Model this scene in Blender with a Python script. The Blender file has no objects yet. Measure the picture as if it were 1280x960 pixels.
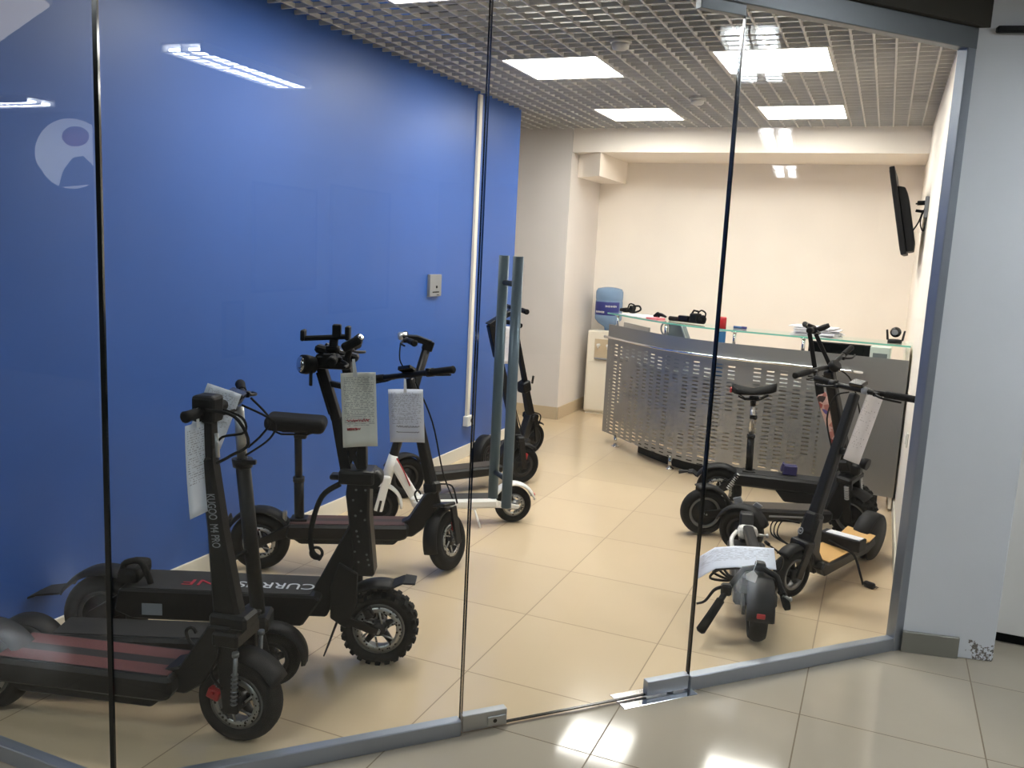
import bpy, bmesh, math, random
from mathutils import Vector, Matrix
random.seed(7)
sc = bpy.context.scene
R = math.radians
PI = math.pi
# ------------------------------------------------------------------ camera, world, exposure
cam_d = bpy.data.cameras.new('camera'); cam = bpy.data.objects.new('camera', cam_d)
sc.collection.objects.link(cam); sc.camera = cam
F_PX, YAW, PITCH, ROLL = 1086.41, 0.3977, 0.1559, 0.0496
CAM = Vector((1.3221, -4.0429, 1.6191))
cam_d.sensor_width = 36.0; cam_d.lens = F_PX * 36.0 / 1280.0
cam_d.clip_start = 0.05; cam_d.clip_end = 60
_f0 = Vector((-math.sin(YAW), math.cos(YAW), 0)); _r0 = Vector((math.cos(YAW), math.sin(YAW), 0)); _u0 = Vector((0, 0, 1))
_f = _f0 * math.cos(PITCH) - _u0 * math.sin(PITCH); _u2 = _u0 * math.cos(PITCH) + _f0 * math.sin(PITCH)
_r = _r0 * math.cos(ROLL) + _u2 * math.sin(ROLL); _u = -_r0 * math.sin(ROLL) + _u2 * math.cos(ROLL)
mw = Matrix((( _r.x, _u.x, -_f.x, CAM.x), (_r.y, _u.y, -_f.y, CAM.y), (_r.z, _u.z, -_f.z, CAM.z), (0, 0, 0, 1)))
cam.matrix_world = mw
sc.view_settings.view_transform = 'Standard'; sc.view_settings.look = 'None'
sc.view_settings.gamma = 1.0; sc.view_settings.use_curve_mapping = False
sc.view_settings.exposure = 0.0
w = bpy.data.worlds.new('world'); sc.world = w; w.use_nodes = True
w.node_tree.nodes['Background'].inputs[0].default_value = (0.6, 0.65, 0.75, 1)
w.node_tree.nodes['Background'].inputs[1].default_value = 0.05
PANEL_L = 29.0      # showroom LED panels
TUBE_L = 46.0       # corridor fluorescent strips
# ------------------------------------------------------------------ materials
def lin(c):
    return tuple(((v/255)/12.92 if v/255 <= 0.04045 else ((v/255+0.055)/1.055)**2.4) for v in c)
MATS = {}
def mat(name, col, rough=0.5, metal=0.0, spec=0.5, coat=0.0, emit=None, estr=0.0):
    m = bpy.data.materials.new(name); m.use_nodes = True
    b = m.node_tree.nodes['Principled BSDF']
    b.inputs['Base Color'].default_value = (*lin(col), 1)
    b.inputs['Roughness'].default_value = rough; b.inputs['Metallic'].default_value = metal
    b.inputs['Specular IOR Level'].default_value = spec
    b.inputs['Coat Weight'].default_value = coat
    if emit: b.inputs['Emission Color'].default_value = (*emit, 1); b.inputs['Emission Strength'].default_value = estr
    MATS[name] = m
    return m
def nodes(m):
    nt = m.node_tree
    return nt, nt.nodes, nt.links, nt.nodes['Principled BSDF']
def mathn(nt, op, a, b=None, c=None):
    n = nt.nodes.new('ShaderNodeMath'); n.operation = op
    for i, v in enumerate((a, b, c)):
        if v is None: continue
        if isinstance(v, (int, float)): n.inputs[i].default_value = v
        else: nt.links.new(v, n.inputs[i])
    return n.outputs[0]
def mixc(nt, fac, a, b):
    n = nt.nodes.new('ShaderNodeMix'); n.data_type = 'RGBA'
    if isinstance(fac, (int, float)): n.inputs[0].default_value = fac
    else: nt.links.new(fac, n.inputs[0])
    for i, v in ((6, a), (7, b)):
        if isinstance(v, tuple): n.inputs[i].default_value = (*v, 1)
        else: nt.links.new(v, n.inputs[i])
    return n.outputs[2]
def coord(nt, which='Object'):
    t = nt.nodes.new('ShaderNodeTexCoord'); s = nt.nodes.new('ShaderNodeSeparateXYZ')
    nt.links.new(t.outputs[which], s.inputs[0])
    return t.outputs[which], s.outputs[0], s.outputs[1], s.outputs[2]
def noise(nt, vec, scale, detail=3, rough=0.5):
    n = nt.nodes.new('ShaderNodeTexNoise'); n.inputs['Scale'].default_value = scale
    n.inputs['Detail'].default_value = detail; n.inputs['Roughness'].default_value = rough
    nt.links.new(vec, n.inputs['Vector']); return n.outputs[0]
def paint(name, col, rough=0.6, spec=0.4, var=0.06, scale=3.0, bump=0.03):
    m = mat(name, col, rough, spec=spec); nt, N, L, b = nodes(m)
    v, x, y, z = coord(nt)
    n = noise(nt, v, scale, 5)
    c = lin(col)
    o = mixc(nt, n, tuple(k*(1-var) for k in c), tuple(min(1, k*(1+var)) for k in c))
    L.new(o, b.inputs['Base Color'])
    bp = N.new('ShaderNodeBump'); bp.inputs['Strength'].default_value = bump; bp.inputs['Distance'].default_value = 0.01
    L.new(noise(nt, v, 140, 2), bp.inputs['Height']); L.new(bp.outputs[0], b.inputs['Normal'])
    return m
def tiles(name, col, x0, y0, T, grout, rough, spec=0.5):
    m = mat(name, col, rough, spec=spec); nt, N, L, b = nodes(m)
    v, x, y, z = coord(nt)
    fx = mathn(nt, 'DIVIDE', mathn(nt, 'SUBTRACT', x, x0), T); fy = mathn(nt, 'DIVIDE', mathn(nt, 'SUBTRACT', y, y0), T)
    hw = 0.0024 / T
    def line(f):
        fr = mathn(nt, 'FRACT', f); d = mathn(nt, 'MINIMUM', fr, mathn(nt, 'SUBTRACT', 1.0, fr))
        return mathn(nt, 'LESS_THAN', d, hw)
    g = mathn(nt, 'MAXIMUM', line(fx), line(fy))
    cb = N.new('ShaderNodeCombineXYZ'); L.new(mathn(nt, 'FLOOR', fx), cb.inputs[0]); L.new(mathn(nt, 'FLOOR', fy), cb.inputs[1])
    wn = N.new('ShaderNodeTexWhiteNoise'); L.new(cb.outputs[0], wn.inputs['Vector'])
    c = lin(col)
    tone = mixc(nt, wn.outputs[0], tuple(k*0.95 for k in c), tuple(k*1.04 for k in c))
    cl = noise(nt, v, 5, 6, 0.6)
    tone2 = mixc(nt, mathn(nt, 'MULTIPLY', cl, 0.22), tone, tuple(k*0.72 for k in c))
    L.new(mixc(nt, g, tone2, lin(grout)), b.inputs['Base Color'])
    L.new(mathn(nt, 'ADD', mathn(nt, 'MULTIPLY', g, 0.5), mathn(nt, 'ADD', rough-0.03, mathn(nt, 'MULTIPLY', cl, 0.08))), b.inputs['Roughness'])
    return m
def clear_glass(name, tint, r0, power=5.0, rmax=0.9):
    m = bpy.data.materials.new(name); m.use_nodes = True; nt = m.node_tree; N = nt.nodes; L = nt.links
    N.remove(N['Principled BSDF']); out = N['Material Output']
    tr = N.new('ShaderNodeBsdfTransparent'); tr.inputs[0].default_value = (*tint, 1)
    gl = N.new('ShaderNodeBsdfGlossy'); gl.inputs['Roughness'].default_value = 0.0; gl.inputs[0].default_value = (0.95, 0.97, 1, 1)
    geo = N.new('ShaderNodeNewGeometry'); lw = N.new('ShaderNodeLayerWeight'); lw.inputs[0].default_value = 0.5
    f = mathn(nt, 'POWER', lw.outputs['Facing'], power)
    f = mathn(nt, 'ADD', r0, mathn(nt, 'MULTIPLY', f, rmax - r0))
    f = mathn(nt, 'MULTIPLY', f, mathn(nt, 'SUBTRACT', 1.0, geo.outputs['Backfacing']))
    mx = N.new('ShaderNodeMixShader'); L.new(f, mx.inputs[0]); L.new(tr.outputs[0], mx.inputs[1]); L.new(gl.outputs[0], mx.inputs[2])
    L.new(mx.outputs[0], out.inputs[0]); MATS[name] = m
    return m
M = MATS
paint('blue_paint', (54, 92, 164), 0.42, 0.35, 0.04)
paint('cream_paint', (248, 239, 228), 0.7, 0.3)
paint('white_paint', (222, 216, 212), 0.6, 0.3)
paint('pillar_paint', (226, 229, 233), 0.55, 0.3, 0.05)
paint('corridor_paint', (118, 116, 112), 0.7, 0.3); paint('corridor_ceiling', (96, 94, 90), 0.8, 0.2)
mat('skirting_white', (226, 220, 206), 0.5); mat('skirting_beige', (196, 178, 150), 0.35); mat('skirting_grey', (128, 126, 116), 0.4)
tiles('tile_inside', (216, 193, 160), 0, 0, 0.6, (150, 128, 100), 0.13)
tiles('tile_outside', (172, 162, 145), 0, 0.289, 0.6, (112, 98, 78), 0.07, 0.35)  # same tile as inside, dimmer corridor light put into its darker colour
mat('grid_white', (206, 203, 198), 0.55); mat('void_dark', (44, 42, 40), 0.9)
mat('alu', (158, 164, 172), 0.38, 0.75); mat('alu_dark', (120, 124, 128), 0.42, 0.7); mat('header_dark', (52, 48, 38), 0.7)
mat('steel_brushed', (176, 178, 178), 0.3, 0.9); mat('chrome', (225, 226, 228), 0.14, 1.0)
mat('handle_metal', (124, 140, 148), 0.38, 0.3)
mat('black_edge', (14, 18, 18), 0.15, 0.0, 0.6)
mat('black_metal', (10, 10, 12), 0.42, spec=0.28); mat('black_gloss', (10, 10, 12), 0.22); mat('black_rubber', (13, 13, 13), 0.75, spec=0.2); mat('black_plastic', (13, 13, 15), 0.55, spec=0.25)
mat('dark_tread', (30, 30, 30), 0.85); mat('rim_grey', (120, 120, 120), 0.4, 0.7); mat('rim_dark', (34, 34, 36), 0.4, 0.4)
mat('disc_steel', (170, 170, 168), 0.35, 0.85); mat('red_part', (168, 28, 34), 0.4); mat('red_light', (190, 60, 60), 0.3)
mat('silver', (190, 190, 188), 0.3, 0.85); mat('white_gloss', (236, 234, 228), 0.3); mat('grey_plastic', (130, 132, 136), 0.45)
mat('cream_plastic', (232, 224, 208), 0.4); mat('wood', (214, 170, 104), 0.55); mat('pink_paper', (226, 120, 128), 0.7)
mat('blue_box', (44, 40, 96), 0.5); mat('plug_white', (230, 228, 220), 0.45)
mat('paper_plain', (232, 232, 236), 0.8, spec=0.2); mat('ink_red', (176, 40, 56), 0.8); mat('ink_black', (40, 40, 48), 0.8); mat('letter_white', (200, 202, 204), 0.5); mat('letter_grey', (150, 152, 156), 0.5)
mat('label_blue', (44, 52, 122), 0.5); mat('socket_dark', (40, 36, 30), 0.5); mat('red_cap', (178, 28, 36), 0.4); mat('tube_blue', (40, 96, 150), 0.4)
mat('poster_dark', (70, 66, 72), 0.6); mat('sign_pink', (190, 96, 110), 0.6); mat('sign_white', (240, 240, 238), 0.6, emit=(0.9, 0.95, 1.0), estr=2.0)
mat('panel_light', (255, 255, 255), 0.5, emit=(1.0, 0.95, 0.885), estr=PANEL_L)
mat('tube_light', (255, 255, 255), 0.5, emit=(0.86, 0.93, 1.0), estr=TUBE_L)
mat('bulkhead_glow', (230, 225, 215), 0.6, emit=(1.0, 0.92, 0.82), estr=3.0)
clear_glass('pane_glass', (0.965, 0.985, 0.98), 0.052)
clear_glass('counter_glass', (0.90, 0.985, 0.95), 0.08)
mat('glass_edge', (120, 196, 176), 0.15, spec=0.6)
m = M['disc_steel']; nt, N, L, b = nodes(m); v, x, y, z = coord(nt)
vo = N.new('ShaderNodeTexVoronoi'); vo.inputs['Scale'].default_value = 75; L.new(v, vo.inputs['Vector'])
L.new(mixc(nt, mathn(nt, 'LESS_THAN', vo.outputs['Distance'], 0.34), lin((178, 178, 175)), lin((30, 30, 30))), b.inputs['Base Color'])
# grip mats
def stripes(name, base, c2, half, inner):
    m = mat(name, base, 0.75); nt, N, L, b = nodes(m); v, x, y, z = coord(nt)
    a = mathn(nt, 'ABSOLUTE', y)
    f = mathn(nt, 'MULTIPLY', mathn(nt, 'GREATER_THAN', a, inner), mathn(nt, 'LESS_THAN', a, half))
    gn = mathn(nt, 'GREATER_THAN', noise(nt, v, 260, 1), 0.42)
    L.new(mixc(nt, mathn(nt, 'MULTIPLY', f, mathn(nt, 'ADD', 0.45, mathn(nt, 'MULTIPLY', gn, 0.55))), lin(base), lin(c2)), b.inputs['Base Color'])
    return m
stripes('grip_redbrown', (26, 22, 22), (104, 56, 54), 0.085, 0.022)
stripes('grip_maroon', (40, 28, 28), (74, 42, 40), 0.07, 0.02)
mat('grip_black', (30, 30, 31), 0.85); mat('grip_grey', (52, 50, 48), 0.85); mat('grip_brown', (66, 58, 50), 0.8)
# printed sheet: rows of tiny grey dashes in UV
def printed(name, tone, rows, dens, y0, y1):
    m = mat(name, tone, 0.8, spec=0.2); nt, N, L, b = nodes(m); v, x, y, z = coord(nt, 'UV')
    r = mathn(nt, 'MULTIPLY', y, rows); inrow = mathn(nt, 'LESS_THAN', mathn(nt, 'FRACT', r), 0.42)
    cb = N.new('ShaderNodeCombineXYZ'); L.new(mathn(nt, 'FLOOR', mathn(nt, 'MULTIPLY', x, 34)), cb.inputs[0]); L.new(mathn(nt, 'FLOOR', r), cb.inputs[1])
    wn = N.new('ShaderNodeTexWhiteNoise'); L.new(cb.outputs[0], wn.inputs['Vector'])
    f = mathn(nt, 'MULTIPLY', inrow, mathn(nt, 'LESS_THAN', wn.outputs[0], dens))
    f = mathn(nt, 'MULTIPLY', f, mathn(nt, 'MULTIPLY', mathn(nt, 'GREATER_THAN', y, y0), mathn(nt, 'LESS_THAN', y, y1)))
    f = mathn(nt, 'MULTIPLY', f, mathn(nt, 'MULTIPLY', mathn(nt, 'GREATER_THAN', x, 0.07), mathn(nt, 'LESS_THAN', x, 0.93)))
    L.new(mixc(nt, mathn(nt, 'MULTIPLY', f, 0.55), lin(tone), lin((90, 92, 104))), b.inputs['Base Color'])
    return m
printed('sheet_warm', (232, 230, 222), 42, 0.62, 0.28, 0.95)
printed('sheet_cool', (224, 228, 240), 40, 0.42, 0.34, 0.95)
printed('sheet_blank', (226, 224, 228), 30, 0.10, 0.2, 0.9)
# sticker patchwork
m = mat('sticker_patchwork', (200, 90, 70), 0.45); nt, N, L, b = nodes(m); v, x, y, z = coord(nt)
vo = N.new('ShaderNodeTexVoronoi'); vo.inputs['Scale'].default_value = 30; L.new(v, vo.inputs['Vector'])
cr = N.new('ShaderNodeValToRGB'); cr.color_ramp.interpolation = 'CONSTANT'
for i, (p, c) in enumerate([(0.0, (176, 112, 102)), (0.2, (214, 178, 160)), (0.52, (146, 56, 48)), (0.62, (92, 76, 140)), (0.7, (204, 166, 156)), (0.9, (60, 44, 44))]):
    e = cr.color_ramp.elements[i] if i < 2 else cr.color_ramp.elements.new(p)
    e.position = p; e.color = (*lin(c), 1)
sp = N.new('ShaderNodeSeparateColor'); L.new(vo.outputs['Color'], sp.inputs[0]); L.new(sp.outputs[0], cr.inputs[0]); L.new(cr.outputs[0], b.inputs['Base Color'])
# perforated steel (real holes): slots in UV metres
m = mat('steel_perforated', (160, 160, 158), 0.42, 0.8); nt, N, L, b = nodes(m); v, x, y, z = coord(nt, 'UV')
PX, PZ = 0.092, 0.0285
cx = mathn(nt, 'DIVIDE', x, PX); cz = mathn(nt, 'DIVIDE', y, PZ)
ix = mathn(nt, 'FLOOR', cx); shift = mathn(nt, 'MULTIPLY', mathn(nt, 'FRACT', mathn(nt, 'MULTIPLY', ix, 0.37)), 1.0)
cz2 = mathn(nt, 'ADD', cz, shift)
fx = mathn(nt, 'ABSOLUTE', mathn(nt, 'SUBTRACT', mathn(nt, 'FRACT', cx), 0.5)); fz = mathn(nt, 'ABSOLUTE', mathn(nt, 'SUBTRACT', mathn(nt, 'FRACT', cz2), 0.5))
hole = mathn(nt, 'MULTIPLY', mathn(nt, 'LESS_THAN', fx, 0.28), mathn(nt, 'LESS_THAN', fz, 0.17))
cb = N.new('ShaderNodeCombineXYZ'); L.new(ix, cb.inputs[0]); L.new(mathn(nt, 'FLOOR', mathn(nt, 'ADD', mathn(nt, 'DIVIDE', cz2, 5.0), mathn(nt, 'MULTIPLY', ix, 0.61))), cb.inputs[1])
wn = N.new('ShaderNodeTexWhiteNoise'); L.new(cb.outputs[0], wn.inputs['Vector'])
hole = mathn(nt, 'MULTIPLY', hole, mathn(nt, 'LESS_THAN', wn.outputs[0], 0.84))
inz = mathn(nt, 'MULTIPLY', mathn(nt, 'GREATER_THAN', y, 0.10), mathn(nt, 'LESS_THAN', y, 0.865))
inx = mathn(nt, 'MULTIPLY', mathn(nt, 'GREATER_THAN', x, 0.06), mathn(nt, 'LESS_THAN', x, 2.06))
hole = mathn(nt, 'MULTIPLY', hole, mathn(nt, 'MULTIPLY', inz, inx))
trn = N.new('ShaderNodeBsdfTransparent'); mx = N.new('ShaderNodeMixShader')
L.new(hole, mx.inputs[0]); L.new(b.outputs[0], mx.inputs[1]); L.new(trn.outputs[0], mx.inputs[2]); L.new(mx.outputs[0], N['Material Output'].inputs[0])
# worn plaster at the foot of the pillar
m = M['pillar_paint']; nt, N, L, b = nodes(m); v, x, y, z = coord(nt)
old = b.inputs['Base Color'].links[0].from_socket
near = mathn(nt, 'MULTIPLY', mathn(nt, 'LESS_THAN', z, mathn(nt, 'ADD', -0.01, mathn(nt, 'MULTIPLY', noise(nt, v, 22, 4), 0.15))), mathn(nt, 'GREATER_THAN', mathn(nt, 'ADD', x, mathn(nt, 'MULTIPLY', noise(nt, v, 30, 3), 0.12)), 1.875))
near = mathn(nt, 'MULTIPLY', near, mathn(nt, 'GREATER_THAN', noise(nt, v, 75, 4, 0.7), 0.50))
L.new(mixc(nt, near, old, lin((116, 110, 104))), b.inputs['Base Color'])
# bottle water
m = mat('bottle_water', (150, 180, 214), 0.12, spec=0.5); b = m.node_tree.nodes['Principled BSDF']; b.inputs['Transmission Weight'].default_value = 0.45; b.inputs['IOR'].default_value = 1.2
# ------------------------------------------------------------------ mesh helpers
def box(bm, c, s, rot=None, bev=0.0, seg=1):
    t = bmesh.new(); bmesh.ops.create_cube(t, size=1.0)
    for vv in t.verts: vv.co = Vector((vv.co.x*s[0], vv.co.y*s[1], vv.co.z*s[2]))
    if bev: bmesh.ops.bevel(t, geom=t.edges[:], offset=min(bev, min(s)*0.45), segments=seg, affect='EDGES', profile=0.5)
    mm = Matrix.Translation(c) @ (rot.to_4x4() if rot else Matrix())
    merge(bm, t, mm)
def merge(bm, t, mm=None):
    mp = {}
    for vv in t.verts: mp[vv] = bm.verts.new(mm @ vv.co if mm else vv.co)
    for f in t.faces:
        try:
            g = bm.faces.new([mp[q] for q in f.verts]); g.smooth = f.smooth
        except ValueError: pass
    t.free()
def frame(d):
    d = Vector(d).normalized(); a = Vector((0, 0, 1)) if abs(d.z) < 0.95 else Vector((0, 1, 0))
    x = d.cross(a).normalized(); y = d.cross(x).normalized()
    return x, y
def tube(bm, pts, r, n=8, smooth=True, curve=False):
    P = [Vector(p) for p in pts]
    rr = r if isinstance(r, (list, tuple)) else [r]*len(P)
    if curve and len(P) > 2:
        Q = []; S = []
        for i in range(len(P)-1):
            p0 = P[max(i-1, 0)]; p1 = P[i]; p2 = P[i+1]; p3 = P[min(i+2, len(P)-1)]
            for k in range(5):
                t = k/5
                Q.append(0.5*((2*p1)+(p2-p0)*t+(2*p0-5*p1+4*p2-p3)*t*t+(3*p1-p0-3*p2+p3)*t**3)); S.append(rr[i]*(1-t)+rr[i+1]*t)
        Q.append(P[-1]); S.append(rr[-1]); P, rr = Q, S
    rings = []; x = None
    for i, p in enumerate(P):
        d = (P[min(i+1, len(P)-1)] - P[max(i-1, 0)])
        if d.length < 1e-9: d = Vector((0, 0, 1))
        d.normalize()
        if x is None: x, y = frame(d)
        else:
            x = (x - d*x.dot(d))
            if x.length < 1e-6: x, _ = frame(d)
            x.normalize(); y = d.cross(x)
        rings.append([bm.verts.new(p + (x*math.cos(2*PI*k/n) + y*math.sin(2*PI*k/n))*rr[i]) for k in range(n)])
    for a, b_ in zip(rings, rings[1:]):
        for k in range(n):
            f = bm.faces.new((a[k], a[(k+1) % n], b_[(k+1) % n], b_[k])); f.smooth = smooth
    bm.faces.new(rings[0][::-1]); bm.faces.new(rings[-1])
def prism(bm, poly, v0, v1, bev=0.0):
    t = bmesh.new()
    a = [t.verts.new((p[0], v0, p[1])) for p in poly]; b_ = [t.verts.new((p[0], v1, p[1])) for p in poly]
    n = len(poly)
    t.faces.new(a); t.faces.new(b_[::-1])
    for k in range(n): t.faces.new((a[k], b_[k], b_[(k+1) % n], a[(k+1) % n]))
    bmesh.ops.recalc_face_normals(t, faces=t.faces[:])
    if bev: bmesh.ops.bevel(t, geom=t.edges[:], offset=bev, segments=1, affect='EDGES', profile=0.5)
    merge(bm, t)
def vprism(bm, poly, z0, z1, bev=0.0):          # footprint polygon raised from z0 to z1
    t = bmesh.new()
    a = [t.verts.new((p[0], p[1], z0)) for p in poly]; b_ = [t.verts.new((p[0], p[1], z1)) for p in poly]
    n = len(poly); t.faces.new(a); t.faces.new(b_[::-1])
    for k in range(n): t.faces.new((a[k], b_[k], b_[(k+1) % n], a[(k+1) % n]))
    bmesh.ops.recalc_face_normals(t, faces=t.faces[:])
    if bev: bmesh.ops.bevel(t, geom=t.edges[:], offset=bev, segments=1, affect='EDGES', profile=0.5)
    merge(bm, t)
def beam(bm, p0, p1, s0, s1, bev=0.004):        # s = (thickness in the side plane, width across)
    p0 = Vector(p0); p1 = Vector(p1); d = (p1-p0).normalized(); side = Vector((0, 1, 0)); nrm = d.cross(side).normalized()
    if abs(d.y) > 0.9: side = Vector((1, 0, 0)); nrm = d.cross(side).normalized()
    t = bmesh.new(); vs = []
    for p, s in ((p0, s0), (p1, s1)):
        vs.append([t.verts.new(p + nrm*a*s[0]/2 + side*b_*s[1]/2) for a, b_ in ((-1, -1), (1, -1), (1, 1), (-1, 1))])
    t.faces.new(vs[0]); t.faces.new(vs[1][::-1])
    for k in range(4): t.faces.new((vs[0][k], vs[1][k], vs[1][(k+1) % 4], vs[0][(k+1) % 4]))
    bmesh.ops.recalc_face_normals(t, faces=t.faces[:])
    if bev: bmesh.ops.bevel(t, geom=t.edges[:], offset=bev, segments=2, affect='EDGES', profile=0.5)
    merge(bm, t)
def lathe(bm, prof, c, axis=(0, 1, 0), n=28, smooth=True, closed=False, arc=None):
    c = Vector(c); ax = Vector(axis).normalized()
    if abs(ax.y) > 0.9: x, y = Vector((1, 0, 0)), Vector((0, 0, 1))
    elif abs(ax.z) > 0.9: x, y = Vector((1, 0, 0)), Vector((0, 1, 0))
    else: x, y = frame(ax)
    a0, a1 = arc if arc else (0, 2*PI)
    m_ = n if not arc else n+1
    rings = [[bm.verts.new(c + ax*a + (x*math.cos(a0+(a1-a0)*k/n) + y*math.sin(a0+(a1-a0)*k/n))*r) for k in range(m_)] for r, a in prof]
    pr = list(zip(rings, rings[1:])) + ([(rings[-1], rings[0])] if closed else [])
    for a, b_ in pr:
        for k in range(n):
            k2 = (k+1) % m_
            try: f = bm.faces.new((a[k], a[k2], b_[k2], b_[k])); f.smooth = smooth
            except ValueError: pass
    if arc and closed:
        bm.faces.new([r[0] for r in rings]); bm.faces.new([r[-1] for r in rings][::-1])
    elif not closed:
        for rg in (rings[0], rings[-1]):
            try: bm.faces.new(rg)
            except ValueError: pass
def obj(name, bm, material, parent=None, MX=None, fix=True):
    if MX is not None: bmesh.ops.transform(bm, matrix=MX, verts=bm.verts[:])
    if fix: bmesh.ops.recalc_face_normals(bm, faces=bm.faces[:])
    me = bpy.data.meshes.new(name); bm.to_mesh(me); bm.free()
    me.materials.append(M[material] if isinstance(material, str) else material)
    o = bpy.data.objects.new(name, me); sc.collection.objects.link(o)
    if parent: o.parent = parent
    return o
def part(name, material, parent, fn, MX=None, label=None):
    bm = bmesh.new(); fn(bm); o = obj(name, bm, material, parent, MX)
    if label: o['label'] = label
    return o
def thing(name, label, cat, loc=(0, 0, 0), rot=(0, 0, 0), group=None):
    o = bpy.data.objects.new(name, None); sc.collection.objects.link(o); o.empty_display_size = 0.1
    o.location = loc; o.rotation_euler = rot; o['label'] = label; o['category'] = cat
    if group: o['group'] = group
    return o
def tag(o, label, cat, group=None):
    o['label'] = label; o['category'] = cat
    if group: o['group'] = group
    return o
def struct(name, material, fn, parent=None):
    bm = bmesh.new(); fn(bm); o = obj(name, bm, material, parent)
    if not parent: o['kind'] = 'structure'
    return o
def text_mesh(name, s, size, material, parent, mx, sx=1.0, label=None):
    cu = bpy.data.curves.new(name, 'FONT'); cu.body = s; cu.size = size; cu.extrude = 0.0006; cu.align_x = 'CENTER'; cu.align_y = 'CENTER'
    t = bpy.data.objects.new(name+'_tmp', cu); sc.collection.objects.link(t)
    dg = bpy.context.evaluated_depsgraph_get(); me = bpy.data.meshes.new_from_object(t.evaluated_get(dg))
    bpy.data.objects.remove(t); me.name = name; me.materials.clear(); me.materials.append(M[material])
    me.transform(mx @ Matrix.Diagonal((sx, 1, 1, 1)))
    o = bpy.data.objects.new(name, me); sc.collection.objects.link(o); o.parent = parent
    if label: o['label'] = label
    return o
def basis(o, x, y):                              # matrix placing local XY on given axes
    x = Vector(x).normalized(); y = Vector(y); y = (y - x*y.dot(x)).normalized(); z = x.cross(y); o = Vector(o)
    return Matrix(((x.x, y.x, z.x, o.x), (x.y, y.y, z.y, o.y), (x.z, y.z, z.z, o.z), (0, 0, 0, 1)))
# ------------------------------------------------------------------ room shell
XW, XR, ZC, YB = -1.53, 1.53, 2.713, 3.72        # blue wall, right wall, ceiling, front of the beam
SA = 0.8248; SC, SS = math.cos(SA), math.sin(SA) # direction of the glass front
def sf(s, z=0.0, off=0.0):                       # point on the glass front (off > 0 is inside)
    return Vector((SC*s - SS*off, -1.7801 + SS*s + SC*off, z))
S0, S1, S2, S3 = -0.808, 0.248, 1.163, 2.262
YL = -2.372
fl = [sf(S0)[:2], sf(S3)[:2], (XR, 0), (XR, 4.7), (-2.4, 4.7), (-2.4, 2.6), (XW, 2.6), (XW, YL)]
struct('floor', 'tile_inside', lambda bm: vprism(bm, fl, -0.05, 0))
fo = [sf(S0)[:2], (XW, YL), (-9, YL), (-9, -7.4), (13, -7.4), (13, 0.5), (XR+0.02, 0.5), sf(S3)[:2]]
struct('floor_corridor', 'tile_outside', lambda bm: vprism(bm, fo, -0.05, 0))
struct('wall_blue', 'blue_paint', lambda bm: box(bm, (XW-0.1, (YL+2.66)/2, 1.5), (0.2, 2.66-YL, 3.0)))
struct('wall_left', 'white_paint', lambda bm: box(bm, (-2.45, 3.2, 1.5), (0.1, 1.6, 3.0)))
def wl(bm): box(bm, (-1.93, YB+0.5, 1.5), (0.95, 1.0, 3.0))
struct('wall_column', 'white_paint', wl)
struct('wall_back', 'cream_paint', lambda bm: box(bm, (0.04, 4.72, 1.5), (3.1, 0.2, 3.0)))
struct('wall_right', 'cream_paint', lambda bm: box(bm, (XR+0.08, 2.42, 1.5), (0.16, 4.8, 3.0)))
struct('trim_1', 'cream_paint', lambda bm: box(bm, (0.04, YB+0.45, (2.51+3.0)/2), (2.98, 0.9, 0.49)))
struct('trim_2', 'cream_paint', lambda bm: vprism(bm, [(-1.18, YB+0.003), (-1.18, 4.62), (-1.452, 4.62), (-1.452, YB+0.19), (-1.40, YB+0.17)], 2.30, 2.509))
struct('baseboard_blue', 'skirting_white', lambda bm: box(bm, (XW+0.006, (YL+2.66)/2, 0.045), (0.012, 2.66-YL-0.02, 0.10), bev=0.002))
struct('baseboard_back', 'skirting_beige', lambda bm: (box(bm, (-1.93, YB-0.006, 0.06), (0.95, 0.012, 0.12), bev=0.002), box(bm, (-1.449, YB+0.45, 0.06), (0.012, 0.9, 0.12), bev=0.002), box(bm, (0.04, 4.614, 0.06), (2.96, 0.012, 0.12), bev=0.002)))
struct('baseboard_right', 'skirting_white', lambda bm: box(bm, (XR-0.006, 2.3, 0.04), (0.012, 4.6, 0.08), bev=0.002))
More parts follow.
